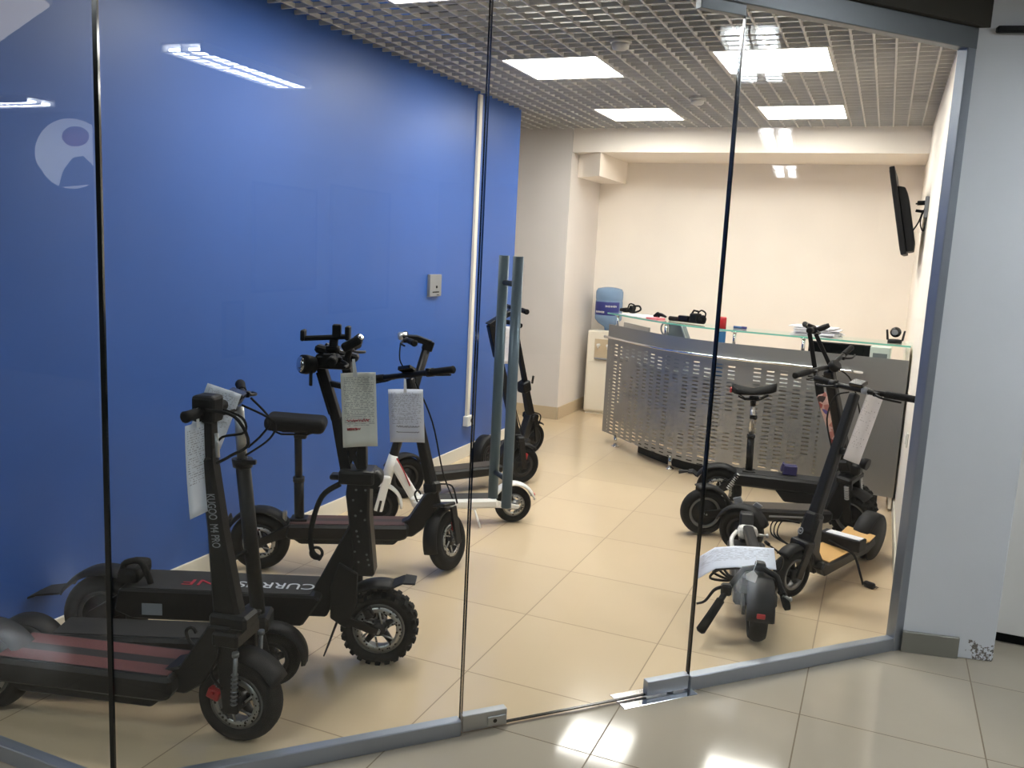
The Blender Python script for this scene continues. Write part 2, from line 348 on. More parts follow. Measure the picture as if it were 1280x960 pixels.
# open-cell grid ceiling with six luminous panels
PAN = [(px, py) for px in (-0.62, 0.625) for py in (-0.645, 1.165, 2.945) if (px, py) != (0.625, -0.645)]
def slab(bm):
    vprism(bm, [(XR, -0.1), (XR, YB), (-2.4, YB), (-2.4, 2.6), (XW, 2.6), (XW, YL), sf(S0)[:2]], 3.0, 3.05)
struct('ceiling', 'void_dark', slab)
PT, TH, HH = 0.1037, 0.010, 0.020
def grid(bm):
    def cuts(a0, a1, blocked):
        seg = [(a0, a1)]
        for b0, b1 in blocked:
            ns = []
            for s0, s1 in seg:
                if b1 <= s0 or b0 >= s1: ns.append((s0, s1)); continue
                if b0 > s0: ns.append((s0, b0))
                if b1 < s1: ns.append((b1, s1))
            seg = ns
        return seg
    H = 0.312
    def ymin(x): return max(YL, -1.7801 + SS*(x/SC)) + 0.02 if x > SC*S0 else YL+0.02
    k0 = int((XW-0.312)/PT)-1
    for k in range(-30, 14):
        x = 0.312 + PT*k
        if x < -2.38 or x > XR: continue
        y0 = ymin(x) if x > XW else 2.66
        for a, b_ in cuts(y0, YB, [(py-H, py+H) for px, py in PAN if abs(px-x) < H-0.002]):
            if b_-a > 0.01: box(bm, (x, (a+b_)/2, ZC+HH/2), (TH, b_-a, HH))
    for k in range(-32, 30):
        y = 0.853 + PT*k
        if y < YL or y > YB: continue
        x1 = XR if y > -0.13 else min(XR, SC*(y+1.7801)/SS - 0.02)
        x0 = XW if y < 2.66 else -2.38
        for a, b_ in cuts(x0, x1, [(px-H, px+H) for px, py in PAN if abs(py-y) < H-0.002]):
            if b_-a > 0.01: box(bm, ((a+b_)/2, y, ZC+HH/2), (b_-a, TH, HH))
g_ = struct('ceiling_grid', 'grid_white', grid)
PLAB = ['square white ceiling light panel cut by the top edge of the photo', 'lit square ceiling panel over the middle of the room, left of the door edge',
        'lit square ceiling panel near the back wall, left one of the pair', 
        'lit square ceiling panel overlapped by a lamp reflection, front right', 'lit square ceiling panel near the back wall above the counter']
for (px, py), lb in zip(PAN, PLAB):
    t = thing('ceiling_light', lb, 'ceiling light', (px, py, ZC), group='square ceiling light panels')
    def fr(bm):
        for sx, sy, lx, ly in ((0, 1, .62, .02), (0, -1, .62, .02), (1, 0, .02, .58), (-1, 0, .02, .58)):
            box(bm, (sx*.30, sy*.30, 0.02), (lx, ly, 0.045))
    part('light_frame', 'grid_white', t, fr)
    part('diffuser', 'panel_light', t, lambda bm: box(bm, (0, 0, 0.01), (0.584, 0.584, 0.012)))
for (x, y), lb in zip([(-0.08, 0.53), (-0.02, 2.24)], ['white round smoke detector on the ceiling nearer the glass', 'white round smoke detector on the ceiling further back']):
    t = thing('smoke_detector', lb, 'smoke detector', (x, y, ZC), group='smoke detectors')
    part('base', 'grid_white', t, lambda bm: lathe(bm, [(0.055, 0.0), (0.058, -0.012), (0.054, -0.018)], (0, 0, 0), (0, 0, 1), 20))
    part('sensor_head', 'grid_white', t, lambda bm: lathe(bm, [(0.046, -0.018), (0.044, -0.04), (0.03, -0.05), (0.012, -0.054)], (0, 0, 0), (0, 0, 1), 20))
# ------------------------------------------------------------------ corridor
ZL = 2.76
struct('wall_corridor', 'corridor_paint', lambda bm: box(bm, (2, -7.4, 1.4), (22, 0.1, 2.9)))
struct('ceiling_corridor', 'corridor_ceiling', lambda bm: vprism(bm, [sf(S0)[:2], (XW, YL), (-9, YL), (-9, -7.4), (13, -7.4), (13, 0.5), (XR+0.02, 0.5), sf(S3)[:2]], ZL, ZL+0.05))
struct('wall_corridor_left', 'corridor_paint', lambda bm: box(bm, (-5.4, YL+0.1, 1.4), (7.3, 0.2, 2.9)))
def pil(bm): vprism(bm, [(1.535, -0.145), (1.90, -0.07), (1.90, 0.4), (1.60, 0.4), (1.535, 0.0)], 0, ZL, 0.004)
struct('wall_pillar', 'pillar_paint', pil)
struct('baseboard_pillar', 'skirting_grey', lambda bm: vprism(bm, [(1.545, -0.160), (1.765, -0.115), (1.765, -0.098), (1.545, -0.143)], 0, 0.092, 0.002))
struct('wall_corridor_right', 'corridor_paint', lambda bm: box(bm, (7.95, 0.45, 1.4), (10.1, 0.2, 2.9)))
d_ = struct('door_2', 'white_gloss', lambda bm: (box(bm, (2.36, 0.17, 1.06), (0.90, 0.04, 2.02), bev=0.004), box(bm, (2.36, 0.148, 1.5), (0.6, 0.01, 0.7), bev=0.004), box(bm, (2.36, 0.148, 0.5), (0.6, 0.01, 0.6), bev=0.004)))
struct('door_gap_shade', 'black_plastic', lambda bm: box(bm, (2.36, 0.21, 0.02), (0.95, 0.05, 0.04)))  # black strip standing in for the shade in the gap under the door
struct('wall_door_lintel', 'corridor_paint', lambda bm: box(bm, (2.40, 0.26, 2.42), (1.0, 0.16, 0.68)))
cl_pts = [(2.85, -1.03, 'x'), (6.3, -1.03, 'x'), (9.4, -1.03, 'x'), (2.87, -4.4, 'x'), (-0.6, -4.4, 'x'), (-6.6, -6.6, 'x')]
for i, (x, y, o_) in enumerate(cl_pts):
    lbs = ['long twin tube corridor light in front of the glass door', 'long twin tube corridor light second along the row by the pillar', 'long twin tube corridor light third along the row by the pillar', 'long twin tube corridor light over the photographer', 'long twin tube corridor light in front of the left glass', 'long twin tube corridor light at the far left corner of the corridor']
    t = thing('corridor_light', lbs[i], 'ceiling light', (x, y, ZL), group='corridor lights mirrored in the glass')
    def tray(bm):
        box(bm, (0, 0, -0.008), (1.24, 0.30, 0.016))
        for s in (-1, 0, 1): box(bm, (0, s*0.145, -0.030), (1.24, 0.01, 0.06))
        for k in range(13): box(bm, (-0.6+0.1*k, 0, -0.058), (0.012, 0.28, 0.005))
    part('louvre_tray', 'white_gloss', t, tray)
    for s in (-1, 1): part('tube', 'tube_light', t, lambda bm: box(bm, (0, s*0.074, -0.043), (1.18, 0.092, 0.022), None, 0.006, 2))
for i, (x0, x1, z0, z1, lb) in enumerate([(7.15, 8.65, 0.88, 2.28, 'dark framed poster on the corridor wall, left of the tall one'), (9.05, 10.95, 0.5, 2.4, 'tall dark framed poster on the corridor wall'), (6.55, 6.95, 0.1, 0.8, 'low dark framed poster on the corridor wall')]):
    t = thing('poster', lb, 'poster', ((x0+x1)/2, -7.35, z0), group='posters on the corridor wall')
    wv, hv = x1-x0, z1-z0
    part('frame', 'black_plastic', t, lambda bm: [box(bm, c, s) for c, s in (((0, 0.02, 0.02), (wv, 0.04, 0.04)), ((0, 0.02, hv-0.02), (wv, 0.04, 0.04)), ((-wv/2+0.02, 0.02, hv/2), (0.04, 0.04, hv)), ((wv/2-0.02, 0.02, hv/2), (0.04, 0.04, hv)))])
    part('sheet', 'poster_dark', t, lambda bm: box(bm, (0, 0.012, hv/2), (wv-0.06, 0.015, hv-0.06)))
t = thing('glowing_bulkhead', 'pale ceiling bulkhead with an added glow, mirrored at the top left corner of the glass', 'ceiling light', (0, 0, 0))  # dropped bulkhead, given an added glow so its mirror image shows
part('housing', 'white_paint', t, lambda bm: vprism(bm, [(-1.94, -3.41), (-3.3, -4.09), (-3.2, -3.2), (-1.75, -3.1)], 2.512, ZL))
part('diffuser', 'bulkhead_glow', t, lambda bm: vprism(bm, [(-1.95, -3.405), (-3.29, -4.07), (-3.19, -3.21), (-1.76, -3.11)], 2.50, 2.511))  # underside made to glow, not the cover of a lamp
t = thing('wall_sign', 'lit white oval sign with a pink patch on the corridor wall, seen mirrored', 'sign', (-6.47, -7.34, 2.34))
part('board', 'sign_white', t, lambda bm: prism(bm, [(0.50*math.cos(2*PI*k/26)*(1.0 if math.sin(2*PI*k/26) > -0.3 else 0.93), 0.35*math.sin(2*PI*k/26)) for k in range(26)], 0.0, 0.04, 0.004))
part('patch', 'sign_pink', t, lambda bm: prism(bm, [(0.19*math.cos(2*PI*k/16)+0.10, 0.10*math.sin(2*PI*k/16)+0.17) for k in range(16)], 0.041, 0.045))
part('grey_field', 'grey_plastic', t, lambda bm: prism(bm, [(-0.16, -0.34), (-0.08, -0.16), (0.06, -0.04), (0.2, -0.02), (0.34, -0.12), (0.40, -0.22), (0.3, -0.3)], 0.041, 0.045))
# ------------------------------------------------------------------ glass front
def ori(): return Matrix.Rotation(SA, 3, 'Z')
def sfbox(bm, s0, s1, z0, z1, o0, o1, bev=0.0):
    c = sf((s0+s1)/2, (z0+z1)/2, (o0+o1)/2); box(bm, c, (s1-s0, o1-o0, z1-z0), ori(), bev)
ZG = 2.449
w2 = struct('window_2', 'pane_glass', lambda bm: sfbox(bm, S0+0.012, S1-0.004, 0.03, ZG+0.02, -0.005, 0.005))
w3 = struct('window_3', 'pane_glass', lambda bm: sfbox(bm, S2+0.004, S3-0.05, 0.03, ZG+0.02, -0.005, 0.005))
def edgeobj(parent, s0, s1, z0, z1, h=0.006, material='black_edge'):
    return struct('glass_edge', material, lambda bm: sfbox(bm, s0, s1, z0, z1, -h, h), parent)
edgeobj(w2, S1-0.004, S1-0.0028, 0.05, ZG); edgeobj(w3, S2+0.003, S2+0.0065, 0.05, ZG)
dr = struct('door_1', 'pane_glass', lambda bm: sfbox(bm, S1+0.004, S2-0.004, 0.012, ZG-0.01, -0.005, 0.005))
edgeobj(dr, S1+0.0034, S1+0.0045, 0.07, ZG-0.02); edgeobj(dr, S2-0.0045, S2-0.003, 0.07, ZG-0.06); edgeobj(dr, S1+0.16, S2-0.18, 0.008, 0.013, 0.0055)
def patch(bm, s0, s1, z0, z1): sfbox(bm, s0, s1, z0, z1, -0.016, 0.016, 0.002)
def dpart(name, material, fn, parent=dr):
    bm = bmesh.new(); fn(bm); return obj(name, bm, material, parent)
pl = dpart('patch_fitting', 'steel_brushed', lambda bm: patch(bm, S1+0.002, S1+0.164, 0.010, 0.068))
dpart('lock_plate', 'steel_brushed', lambda bm: sfbox(bm, S1+0.092, S1+0.158, 0.018, 0.050, -0.021, -0.015, 0.002), pl)
dpart('keyhole', 'socket_dark', lambda bm: lathe(bm, [(0.007, -0.001), (0.007, 0.001)], sf(S1+0.118, 0.034, -0.0215), (SS, -SC, 0), 12), pl)
dpart('patch_fitting', 'alu', lambda bm: patch(bm, S2-0.185, S2-0.003, 0.010, 0.066))
dpart('patch_fitting', 'alu_dark', lambda bm: patch(bm, S2-0.185, S2-0.003, ZG-0.03, ZG+0.05))
SH = 0.352
hd = dpart('pull_bar', 'handle_metal', lambda bm: tube(bm, [sf(SH, 0.795, -0.055), sf(SH, 1.592, -0.055)], 0.0165, 18))
hd2 = dpart('pull_bar', 'handle_metal', lambda bm: tube(bm, [sf(SH, 0.795, 0.055), sf(SH, 1.592, 0.055)], 0.0165, 18))
for z in (0.885, 1.507): dpart('standoff', 'alu_dark', lambda bm: tube(bm, [sf(SH, z, -0.05), sf(SH, z, 0.05)], 0.009, 12), hd)
struct('trim_4', 'alu', lambda bm: sfbox(bm, S0+0.02, S1-0.003, 0.0, 0.055, -0.02, 0.02, 0.003))
struct('trim_5', 'alu', lambda bm: sfbox(bm, S2+0.003, S3, 0.0, 0.058, -0.02, 0.02, 0.003))
struct('trim_6', 'alu', lambda bm: sfbox(bm, S3-0.055, S3+0.008, 0.0, 2.535, -0.024, 0.024, 0.003))
struct('trim_7', 'alu_dark', lambda bm: sfbox(bm, S0-0.1, S3+0.01, ZG+0.006, 2.535, -0.0245, 0.0245, 0.003))
struct('trim_8', 'header_dark', lambda bm: sfbox(bm, S0-0.1, S3+0.02, 2.535, ZL+0.2, -0.05, 0.10))
struct('trim_9', 'black_plastic', lambda bm: box(bm, (1.67, -0.135, 2.525), (0.13, 0.03, 0.022), Matrix.Rotation(0.2, 3, 'Z'), 0.004))
w1 = struct('window_1', 'pane_glass', lambda bm: box(bm, ((XW+sf(S0).x)/2, YL, 1.25), (sf(S0).x-XW-0.03, 0.01, 2.44)))
c0 = sf(S0)
struct('trim_10', 'black_edge', lambda bm: box(bm, (c0.x, c0.y, 1.27), (0.012, 0.012, 2.5), Matrix.Rotation(SA/2, 3, 'Z')))
struct('trim_11', 'alu', lambda bm: box(bm, ((XW+c0.x)/2, YL, 0.0275), (c0.x-XW-0.02, 0.04, 0.055), None, 0.003))
struct('trim_12', 'alu_dark', lambda bm: box(bm, ((XW+c0.x)/2, YL, 2.6), (c0.x-XW, 0.05, 0.3)))
t = thing('floor_closer_plate', 'shiny steel closer plate set in the floor under the glass door hinge', 'door closer', sf(0.93, 0, 0), (0, 0, SA))
part('cover_plate', 'chrome', t, lambda bm: box(bm, (0.09, 0, 0.0015), (0.32, 0.105, 0.003), None, 0.001))
part('spindle', 'alu_dark', t, lambda bm: lathe(bm, [(0.013, 0.003), (0.013, 0.010)], (0.16, 0, 0), (0, 0, 1), 14))
# ------------------------------------------------------------------ wall fittings
t = thing('thermostat', 'grey wall controller with a dark button on the blue wall', 'thermostat', (XW, 1.26, 1.335))
part('housing', 'grey_plastic', t, lambda bm: box(bm, (0.012, 0, 0), (0.024, 0.165, 0.15), None, 0.004, 2))
part('button', 'black_plastic', t, lambda bm: lathe(bm, [(0.009, 0.024), (0.009, 0.028)], (0, 0.01, -0.01), (1, 0, 0), 12))
part('vent_slot', 'black_plastic', t, lambda bm: (box(bm, (0.024, 0.0, -0.045), (0.004, 0.09, 0.008)), box(bm, (0.024, 0.03, -0.064), (0.004, 0.03, 0.004))))
t = thing('cable_conduit', 'thin white cable conduit running down the blue wall to a socket', 'conduit', (XW, 1.863, 0.33))
part('channel', 'skirting_white', t, lambda bm: box(bm, (0.012, 0, 1.18), (0.024, 0.045, 2.38), None, 0.003))
t = thing('wall_socket', 'white socket box at the foot of the conduit on the blue wall', 'socket', (XW, 1.863, 0.29))
part('box', 'plug_white', t, lambda bm: box(bm, (0.022, 0, 0), (0.044, 0.10, 0.078), None, 0.005, 2))
part('outlet', 'socket_dark', t, lambda bm: lathe(bm, [(0.017, -0.001), (0.017, 0.002)], (0.044, 0.012, 0.003), (1, 0, 0), 14))
# ------------------------------------------------------------------ reception counter
plan = [(-0.785, 3.02), (-0.63, 2.88), (-0.425, 2.68), (-0.2, 2.49), (0.0, 2.36), (0.254, 2.262), (0.48, 2.222), (0.73, 2.195), (1.1, 2.155), (1.515, 2.11)]
def spline(pts, n=6):
    P = [Vector((a, b_, 0)) for a, b_ in pts]; Q = []
    for i in range(len(P)-1):
        p0 = P[max(i-1, 0)]; p1 = P[i]; p2 = P[i+1]; p3 = P[min(i+2, len(P)-1)]
        for k in range(n):
            t = k/n; Q.append(0.5*((2*p1)+(p2-p0)*t+(2*p0-5*p1+4*p2-p3)*t*t+(3*p1-p0-3*p2+p3)*t**3))
    Q.append(P[-1]); return Q
CP = spline(plan)
def offs(P, d):
    out = []
    for i, p in enumerate(P):
        t = (P[min(i+1, len(P)-1)] - P[max(i-1, 0)]).normalized(); out.append(p + Vector((-t.y, t.x, 0))*d)
    return out
counter = thing('reception_counter', 'curved reception counter with perforated steel front at the back of the room', 'counter', (0.3, 2.5, 0))
CI = Matrix.Translation((-0.3, -2.5, 0))
def curved(bm, P, z0, z1, d0, d1, uv=False):
    a = offs(P, d0); b_ = offs(P, d1); V = []; s = 0; S_ = []
    for i in range(len(P)):
        if i: s += (P[i]-P[i-1]).length
        S_.append(s)
        V.append([bm.verts.new((q.x, q.y, z)) for q, z in ((a[i], z0), (a[i], z1), (b_[i], z1), (b_[i], z0))])
    uvl = bm.loops.layers.uv.verify()
    for i in range(len(P)-1):
        for k in range(4):
            k2 = (k+1) % 4
            f = bm.faces.new((V[i][k], V[i][k2], V[i+1][k2], V[i+1][k])); f.smooth = False
            for l in f.loops:
                for ii in (i, i+1):
                    if l.vert in V[ii]: l[uvl].uv = (S_[ii], l.vert.co.z)
    for f in (bm.faces.new(V[0]), bm.faces.new(V[-1][::-1])):
        for l in f.loops: l[uvl].uv = (0, 0)
part('front_panel', 'steel_perforated', counter, lambda bm: curved(bm, CP, 0.10, 1.02, 0.0, 0.003), CI)
part('light_catch_board', 'cream_plastic', counter, lambda bm: curved(bm, CP[2:-2], 0.13, 0.72, 0.16, 0.175), CI)  # unseen board added behind the slots to catch light from above
part('worktop', 'grey_plastic', counter, lambda bm: curved(bm, CP[1:-1], 0.725, 0.75, 0.02, 0.60), CI)
part('plinth', 'black_plastic', counter, lambda bm: curved(bm, CP[10:-2], 0.0, 0.10, 0.12, 0.16), CI)
part('side_panel', 'cream_plastic', counter, lambda bm: box(bm, (1.50, 2.40, 0.56), (0.02, 0.56, 1.08)), CI)
part('side_panel', 'steel_brushed', counter, lambda bm: box(bm, (-0.62, 3.30, 0.56), (0.018, 0.5, 0.90), Matrix.Rotation(R(40), 3, 'Z')), CI)
gt = part('glass_top', 'counter_glass', counter, lambda bm: curved(bm, offs(CP, -0.02), 1.106, 1.118, 0.0, 0.30), CI)
part('polished_edge', 'glass_edge', counter, lambda bm: curved(bm, offs(CP, -0.0225), 1.1065, 1.1175, 0.0, 0.0022), CI).parent = gt
rl = offs(CP, -0.035)[:-4]
part('rail', 'chrome', counter, lambda bm: tube(bm, [(q.x, q.y, 0.915) for q in rl], 0.011, 10), CI)
for i in (3, 18, 33, 44):
    q = offs(CP, 0.03)[i]
    part('glass_support', 'chrome', counter, lambda bm: (tube(bm, [(q.x, q.y, 0.98), (q.x, q.y, 1.106)], 0.012, 10), lathe(bm, [(0.026, 0), (0.026, 0.006)], (q.x, q.y, 1.099), (0, 0, 1), 14)), CI)
for i in (5, 22):
    q = offs(CP, 0.035)[i]
    part('foot', 'chrome', counter, lambda bm: (tube(bm, [(q.x, q.y, 0.0), (q.x, q.y, 0.105)], 0.016, 12), lathe(bm, [(0.032, 0), (0.030, 0.008), (0.018, 0.012)], (q.x, q.y, 0), (0, 0, 1), 14)), CI)
# water cooler
t = thing('water_cooler', 'cream water cooler standing in the niche behind the counter', 'water cooler', (-1.21, 4.40, 0))
part('cabinet', 'cream_plastic', t, lambda bm: (box(bm, (0, 0, 0.43), (0.31, 0.31, 0.82), None, 0.012, 2), box(bm, (0, -0.157, 0.29), (0.27, 0.008, 0.50), None, 0.003), box(bm, (0, 0, 0.008), (0.28, 0.28, 0.016))))
part('dispenser_recess', 'skirting_beige', t, lambda bm: box(bm, (0.02, -0.153, 0.66), (0.19, 0.012, 0.2), None, 0.004))  # shade inside the recess painted as a darker beige plate
for s in (-0.05, 0.05): part('tap', 'white_gloss', t, lambda bm: (box(bm, (s+.02, -0.175, 0.70), (0.03, 0.04, 0.025), None, 0.004), tube(bm, [(s+.02, -0.185, 0.70), (s+.02, -0.185, 0.665)], 0.008, 8)))
part('drip_tray', 'grey_plastic', t, lambda bm: box(bm, (0.02, -0.17, 0.565), (0.17, 0.04, 0.015), None, 0.003))
t = thing('water_bottle', 'large blue water bottle with a dark blue label on the cooler', 'water bottle', (-1.21, 4.40, 0.842))
bt = part('bottle', 'bottle_water', t, lambda bm: lathe(bm, [(0.03, 0.0), (0.035, 0.03), (0.10, 0.07), (0.135, 0.11), (0.137, 0.17), (0.131, 0.18), (0.137, 0.19), (0.137, 0.29), (0.131, 0.30), (0.137, 0.31), (0.137, 0.385), (0.12, 0.415), (0.05, 0.43), (0.01, 0.432)], (0, 0, 0), (0, 0, 1), 32))
lb = part('label', 'label_blue', t, lambda bm: lathe(bm, [(0.1375, 0.155), (0.1385, 0.158), (0.1385, 0.285), (0.1375, 0.288)], (0, 0, 0), (0, 0, 1), 32, arc=(R(-150), R(-25)), closed=True))
def strokes(bm, a0, a1, z, seed):
    rd = random.Random(seed); a = a0
    while a < a1:
        w_ = rd.uniform(2.2, 4.2); h_ = rd.uniform(0.014, 0.022)
        lathe(bm, [(0.1385, z-h_/2), (0.1394, z-h_/2), (0.1394, z+h_/2), (0.1385, z+h_/2)], (0, 0, 0), (0, 0, 1), 3, closed=True, arc=(R(a), R(a+w_))); a += w_+1.6
part('white_lettering', 'letter_white', lb, lambda bm: strokes(bm, -88, -42, 0.245, 1)); part('white_lettering', 'letter_white', lb, lambda bm: strokes(bm, -136, -92, 0.185, 2))
# ------------------------------------------------------------------ television
t = thing('television', 'black flat television on a swing bracket, seen edge on', 'television', (1.378, 2.52, 2.0), (0, R(-13), R(-2)))
part('screen_panel', 'black_plastic', t, lambda bm: box(bm, (-0.035, 0.40, 0), (0.035, 0.86, 0.60), None, 0.006, 2))
part('screen', 'black_gloss', t, lambda bm: box(bm, (-0.0535, 0.40, 0.005), (0.003, 0.82, 0.55)))
part('back_housing', 'black_plastic', t, lambda bm: prism(bm, [(-0.018, 0.17), (0.030, 0.15), (0.042, 0.1), (0.042, -0.22), (0.026, -0.285), (-0.018, -0.285)], 0.02, 0.70, 0.006))
t = thing('tv_bracket', 'grey jointed wall bracket holding the television', 'bracket', (XR, 2.52, 2.02))
part('wall_plate', 'grey_plastic', t, lambda bm: box(bm, (-0.012, 0.0, 0.0), (0.024, 0.10, 0.14), None, 0.004))
part('arm', 'black_metal', t, lambda bm: (beam(bm, (-0.02, 0.0, 0.03), (-0.07, 0.06, 0.03), (0.03, 0.03), (0.03, 0.03)), beam(bm, (-0.02, 0, -0.03), (-0.075, 0.06, -0.02), (0.02, 0.02), (0.02, 0.02))))
part('cable', 'black_rubber', t, lambda bm: (tube(bm, [(-0.08, -0.02, -0.16), (-0.05, -0.03, -0.10), (-0.03, -0.03, -0.02)], 0.005, 6, curve=True), tube(bm, [(-0.02, -0.03, 0.0), (-0.04, -0.04, -0.1), (-0.015, -0.04, -0.16), (-0.005, -0.03, -0.06)], 0.004, 6, curve=True), tube(bm, [(-0.08, -0.02, 0.02), (-0.03, -0.03, 0.03)], 0.006, 6)))
# ------------------------------------------------------------------ scooter kit
def steer(base, top, deg):                        # turn about the steering axis
    b_ = Vector(base); a = (Vector(top)-b_).normalized()
    return Matrix.Translation(b_) @ Matrix.Rotation(R(deg), 4, a) @ Matrix.Translation(-b_)
def wheel(t, c, r, w, rr, MX=None, face=-1, knobs=0, rimmat='rim_grey', tire='black_rubber', spokes=5, disc=True, caliper=True, hub='rim_dark', cal_ang=60):
    c = Vector(c); h = w/2
    def tr(bm):
        prof = [(rr, -h*0.72), (rr+(r-rr)*0.35, -h*0.98), (rr+(r-rr)*0.68, -h*0.95), (r-0.006, -h*0.62), (r, -h*0.25), (r, h*0.25), (r-0.006, h*0.62), (rr+(r-rr)*0.68, h*0.95), (rr+(r-rr)*0.35, h*0.98), (rr, h*0.72)]
        lathe(bm, prof, c, (0, 1, 0), 36, closed=True)
        if knobs:
            for k in range(knobs):
                a = 2*PI*k/knobs
                for s in (-1, 0, 1):
                    aa = a + (PI/knobs if s == 0 else 0)
                    rot = Matrix.Rotation(-aa, 3, 'Y')
                    box(bm, c + Vector((math.cos(aa)*(r-0.003 - abs(s)*0.006), s*h*0.68, math.sin(aa)*(r-0.003-abs(s)*0.006))), (0.018, h*0.58, 0.020), rot, 0.002)
    tw = part('wheel', tire, t, tr, MX)
    def rm(bm):
        lathe(bm, [(rr+0.004, -h*0.74), (rr-0.012, -h*0.70), (rr-0.016, -h*0.4), (rr-0.016, h*0.4), (rr-0.012, h*0.70), (rr+0.004, h*0.74)], c, (0, 1, 0), 32, closed=True)
    part('rim', rimmat, tw, rm, MX)
    def hb(bm):
        lathe(bm, [(0.01, -h*0.95), (0.026, -h*0.9), (0.030, -h*0.5), (0.030, h*0.5), (0.026, h*0.9), (0.01, h*0.95)], c, (0, 1, 0), 18)
        for k in range(spokes):
            a = 2*PI*k/spokes + 0.3
            p0 = c + Vector((math.cos(a)*0.022, 0, math.sin(a)*0.022)); p1 = c + Vector((math.cos(a)*(rr-0.012), 0, math.sin(a)*(rr-0.012)))
            tube(bm, [p0, p1], [0.016, 0.011], 6)
        if spokes == 0: lathe(bm, [(0.012, -h*0.62), (rr-0.016, -h*0.5), (rr-0.014, h*0.5), (0.012, h*0.62)], c, (0, 1, 0), 28)
    part('hub', hub, tw, hb, MX)
    if disc:
        def dk(bm):
            y = face*h*0.82; ro, ri = rr*0.9, rr*0.68
            lathe(bm, [(ri, y-0.001), (ro, y-0.001), (ro, y+0.001), (ri, y+0.001)], c, (0, 1, 0), 32, closed=True)
            for k in range(6):
                a = 2*PI*k/6; tube(bm, [c+Vector((math.cos(a)*0.025, y, math.sin(a)*0.025)), c+Vector((math.cos(a+0.5)*ri*1.03, y, math.sin(a+0.5)*ri*1.03))], 0.004, 5)
        part('brake_disc', 'rim_dark' if disc == 'dark' else 'disc_steel', tw, dk, MX)
        if caliper:
            a = R(cal_ang); q = c + Vector((math.cos(a)*rr*0.8, face*h*0.95, math.sin(a)*rr*0.8))
            part('brake_caliper', 'red_part' if caliper != 'black' else 'black_metal', tw, lambda bm: (box(bm, q, (0.045, 0.03, 0.035), Matrix.Rotation(-a, 3, 'Y'), 0.006, 2), tube(bm, [q+Vector((0, face*0.012, 0.008)), q+Vector((0, face*0.024, 0.008))], 0.008, 8)), MX, 'red caliper' if caliper != 'black' else None)
    part('axle_nut', 'silver', tw, lambda bm: lathe(bm, [(0.010, face*(h+0.004)), (0.010, face*(h+0.020)), (0.006, face*(h+0.024))], c, (0, 1, 0), 8), MX)
    return tw
def fender(t, c, r, w, a0, a1, MX=None, material='black_plastic', tail=None, name='fender'):
    c = Vector(c); h = w/2
    def fn(bm):
        lathe(bm, [(r, -h), (r+0.010, -h*0.85), (r+0.014, 0), (r+0.010, h*0.85), (r, h), (r-0.004, h), (r+0.006, h*0.82), (r+0.009, 0), (r+0.006, -h*0.82), (r-0.004, -h)], c, (0, 1, 0), 18, closed=True, arc=(R(a0), R(a1)))
        if tail:
            p = c + Vector((math.cos(R(a1 if tail[2] else a0))*(r+0.006), 0, math.sin(R(a1 if tail[2] else a0))*(r+0.006))); q = Vector((tail[0], 0, tail[1])); mid = (p+q)/2 + Vector((0, 0, 0.012))
            for u0, u1 in ((p, mid), (mid, q)): beam(bm, u0, u1, (0.008, w*0.95), (0.007, w*0.85), 0.002)
    return part(name, material, t, fn, MX)
def bars(t, top, half, MX=None, sweep=0.03, rise=0.0, r=0.012, material='black_metal', grip=0.115, levers=(1, -1), lever_mat='black_metal', display=True, fold=0.0, bell=False, gripr=0.017):
    top = Vector(top)
    e = [top + Vector((-sweep, s*half, rise)) for s in (1, -1)]
    k = [top + Vector((0, s*half*0.3, rise*0.6)) for s in (1, -1)]
    hb = part('handlebar', material, t, lambda bm: tube(bm, [e[0], k[0], top, k[1], e[1]], r, 10), MX)
    for i, s in enumerate((1, -1)):
        d = (e[i]-k[i]).normalized()
        part('grip', 'black_rubber', hb, lambda bm: tube(bm, [e[i]-d*grip, e[i]-d*(grip-0.008), e[i]-d*0.006, e[i]+d*0.006, e[i]+d*0.012], [gripr*0.9, gripr, gripr, gripr*1.1, gripr*0.7], 12), MX)
        if s in levers:
            p = e[i]-d*(grip+0.03)
            part('brake_lever', lever_mat, hb, lambda bm: (box(bm, p + Vector((0.01, 0, -0.004)), (0.035, 0.03, 0.022), None, 0.004), tube(bm, [p+Vector((0.022, 0, -0.006)), p+d*0.05+Vector((0.05, 0, -0.014)), p+d*(grip-0.01)+Vector((0.042, 0, -0.02))], [0.007, 0.006, 0.005], 7, curve=True)), MX)
    if display:
        part('display', 'black_gloss', hb, lambda bm: box(bm, top + Vector((-0.005, 0.0, 0.028)), (0.055, 0.075, 0.022), Matrix.Rotation(R(20), 3, 'Y'), 0.006, 2), MX)
        part('throttle', 'black_plastic', hb, lambda bm: (tube(bm, [top+Vector((0, -half*0.42, rise*.6)), top+Vector((0, -half*0.56, rise*.6))], 0.021, 12), box(bm, top+Vector((-0.02, -half*0.5, rise*.6+0.012)), (0.03, 0.02, 0.014), None, 0.003)), MX)
    return hb
def cable(t, pts, r=0.0035, MX=None, name='cable', material='black_rubber'):
    return part(name, material, t, lambda bm: tube(bm, pts, r, 6, curve=True), MX)
def deckpart(t, u0, u1, z0, z1, w, mat_='black_metal', grip='grip_black', bev=0.012, poly=None, grip_in=0.02):
    P = poly or [(u0, z0+0.01), (u0+0.01, z1), (u1, z1), (u1, z0+0.02), (u1-0.03, z0), (u0+0.02, z0)]
    d = part('deck', mat_, t, lambda bm: prism(bm, P, -w/2, w/2, bev))
    if grip: part('grip_mat', grip, d, lambda bm: box(bm, ((u0+u1)/2, 0, z1+0.001), (u1-u0-2*grip_in, w-2*grip_in, 0.004), None, 0.001))
    return d
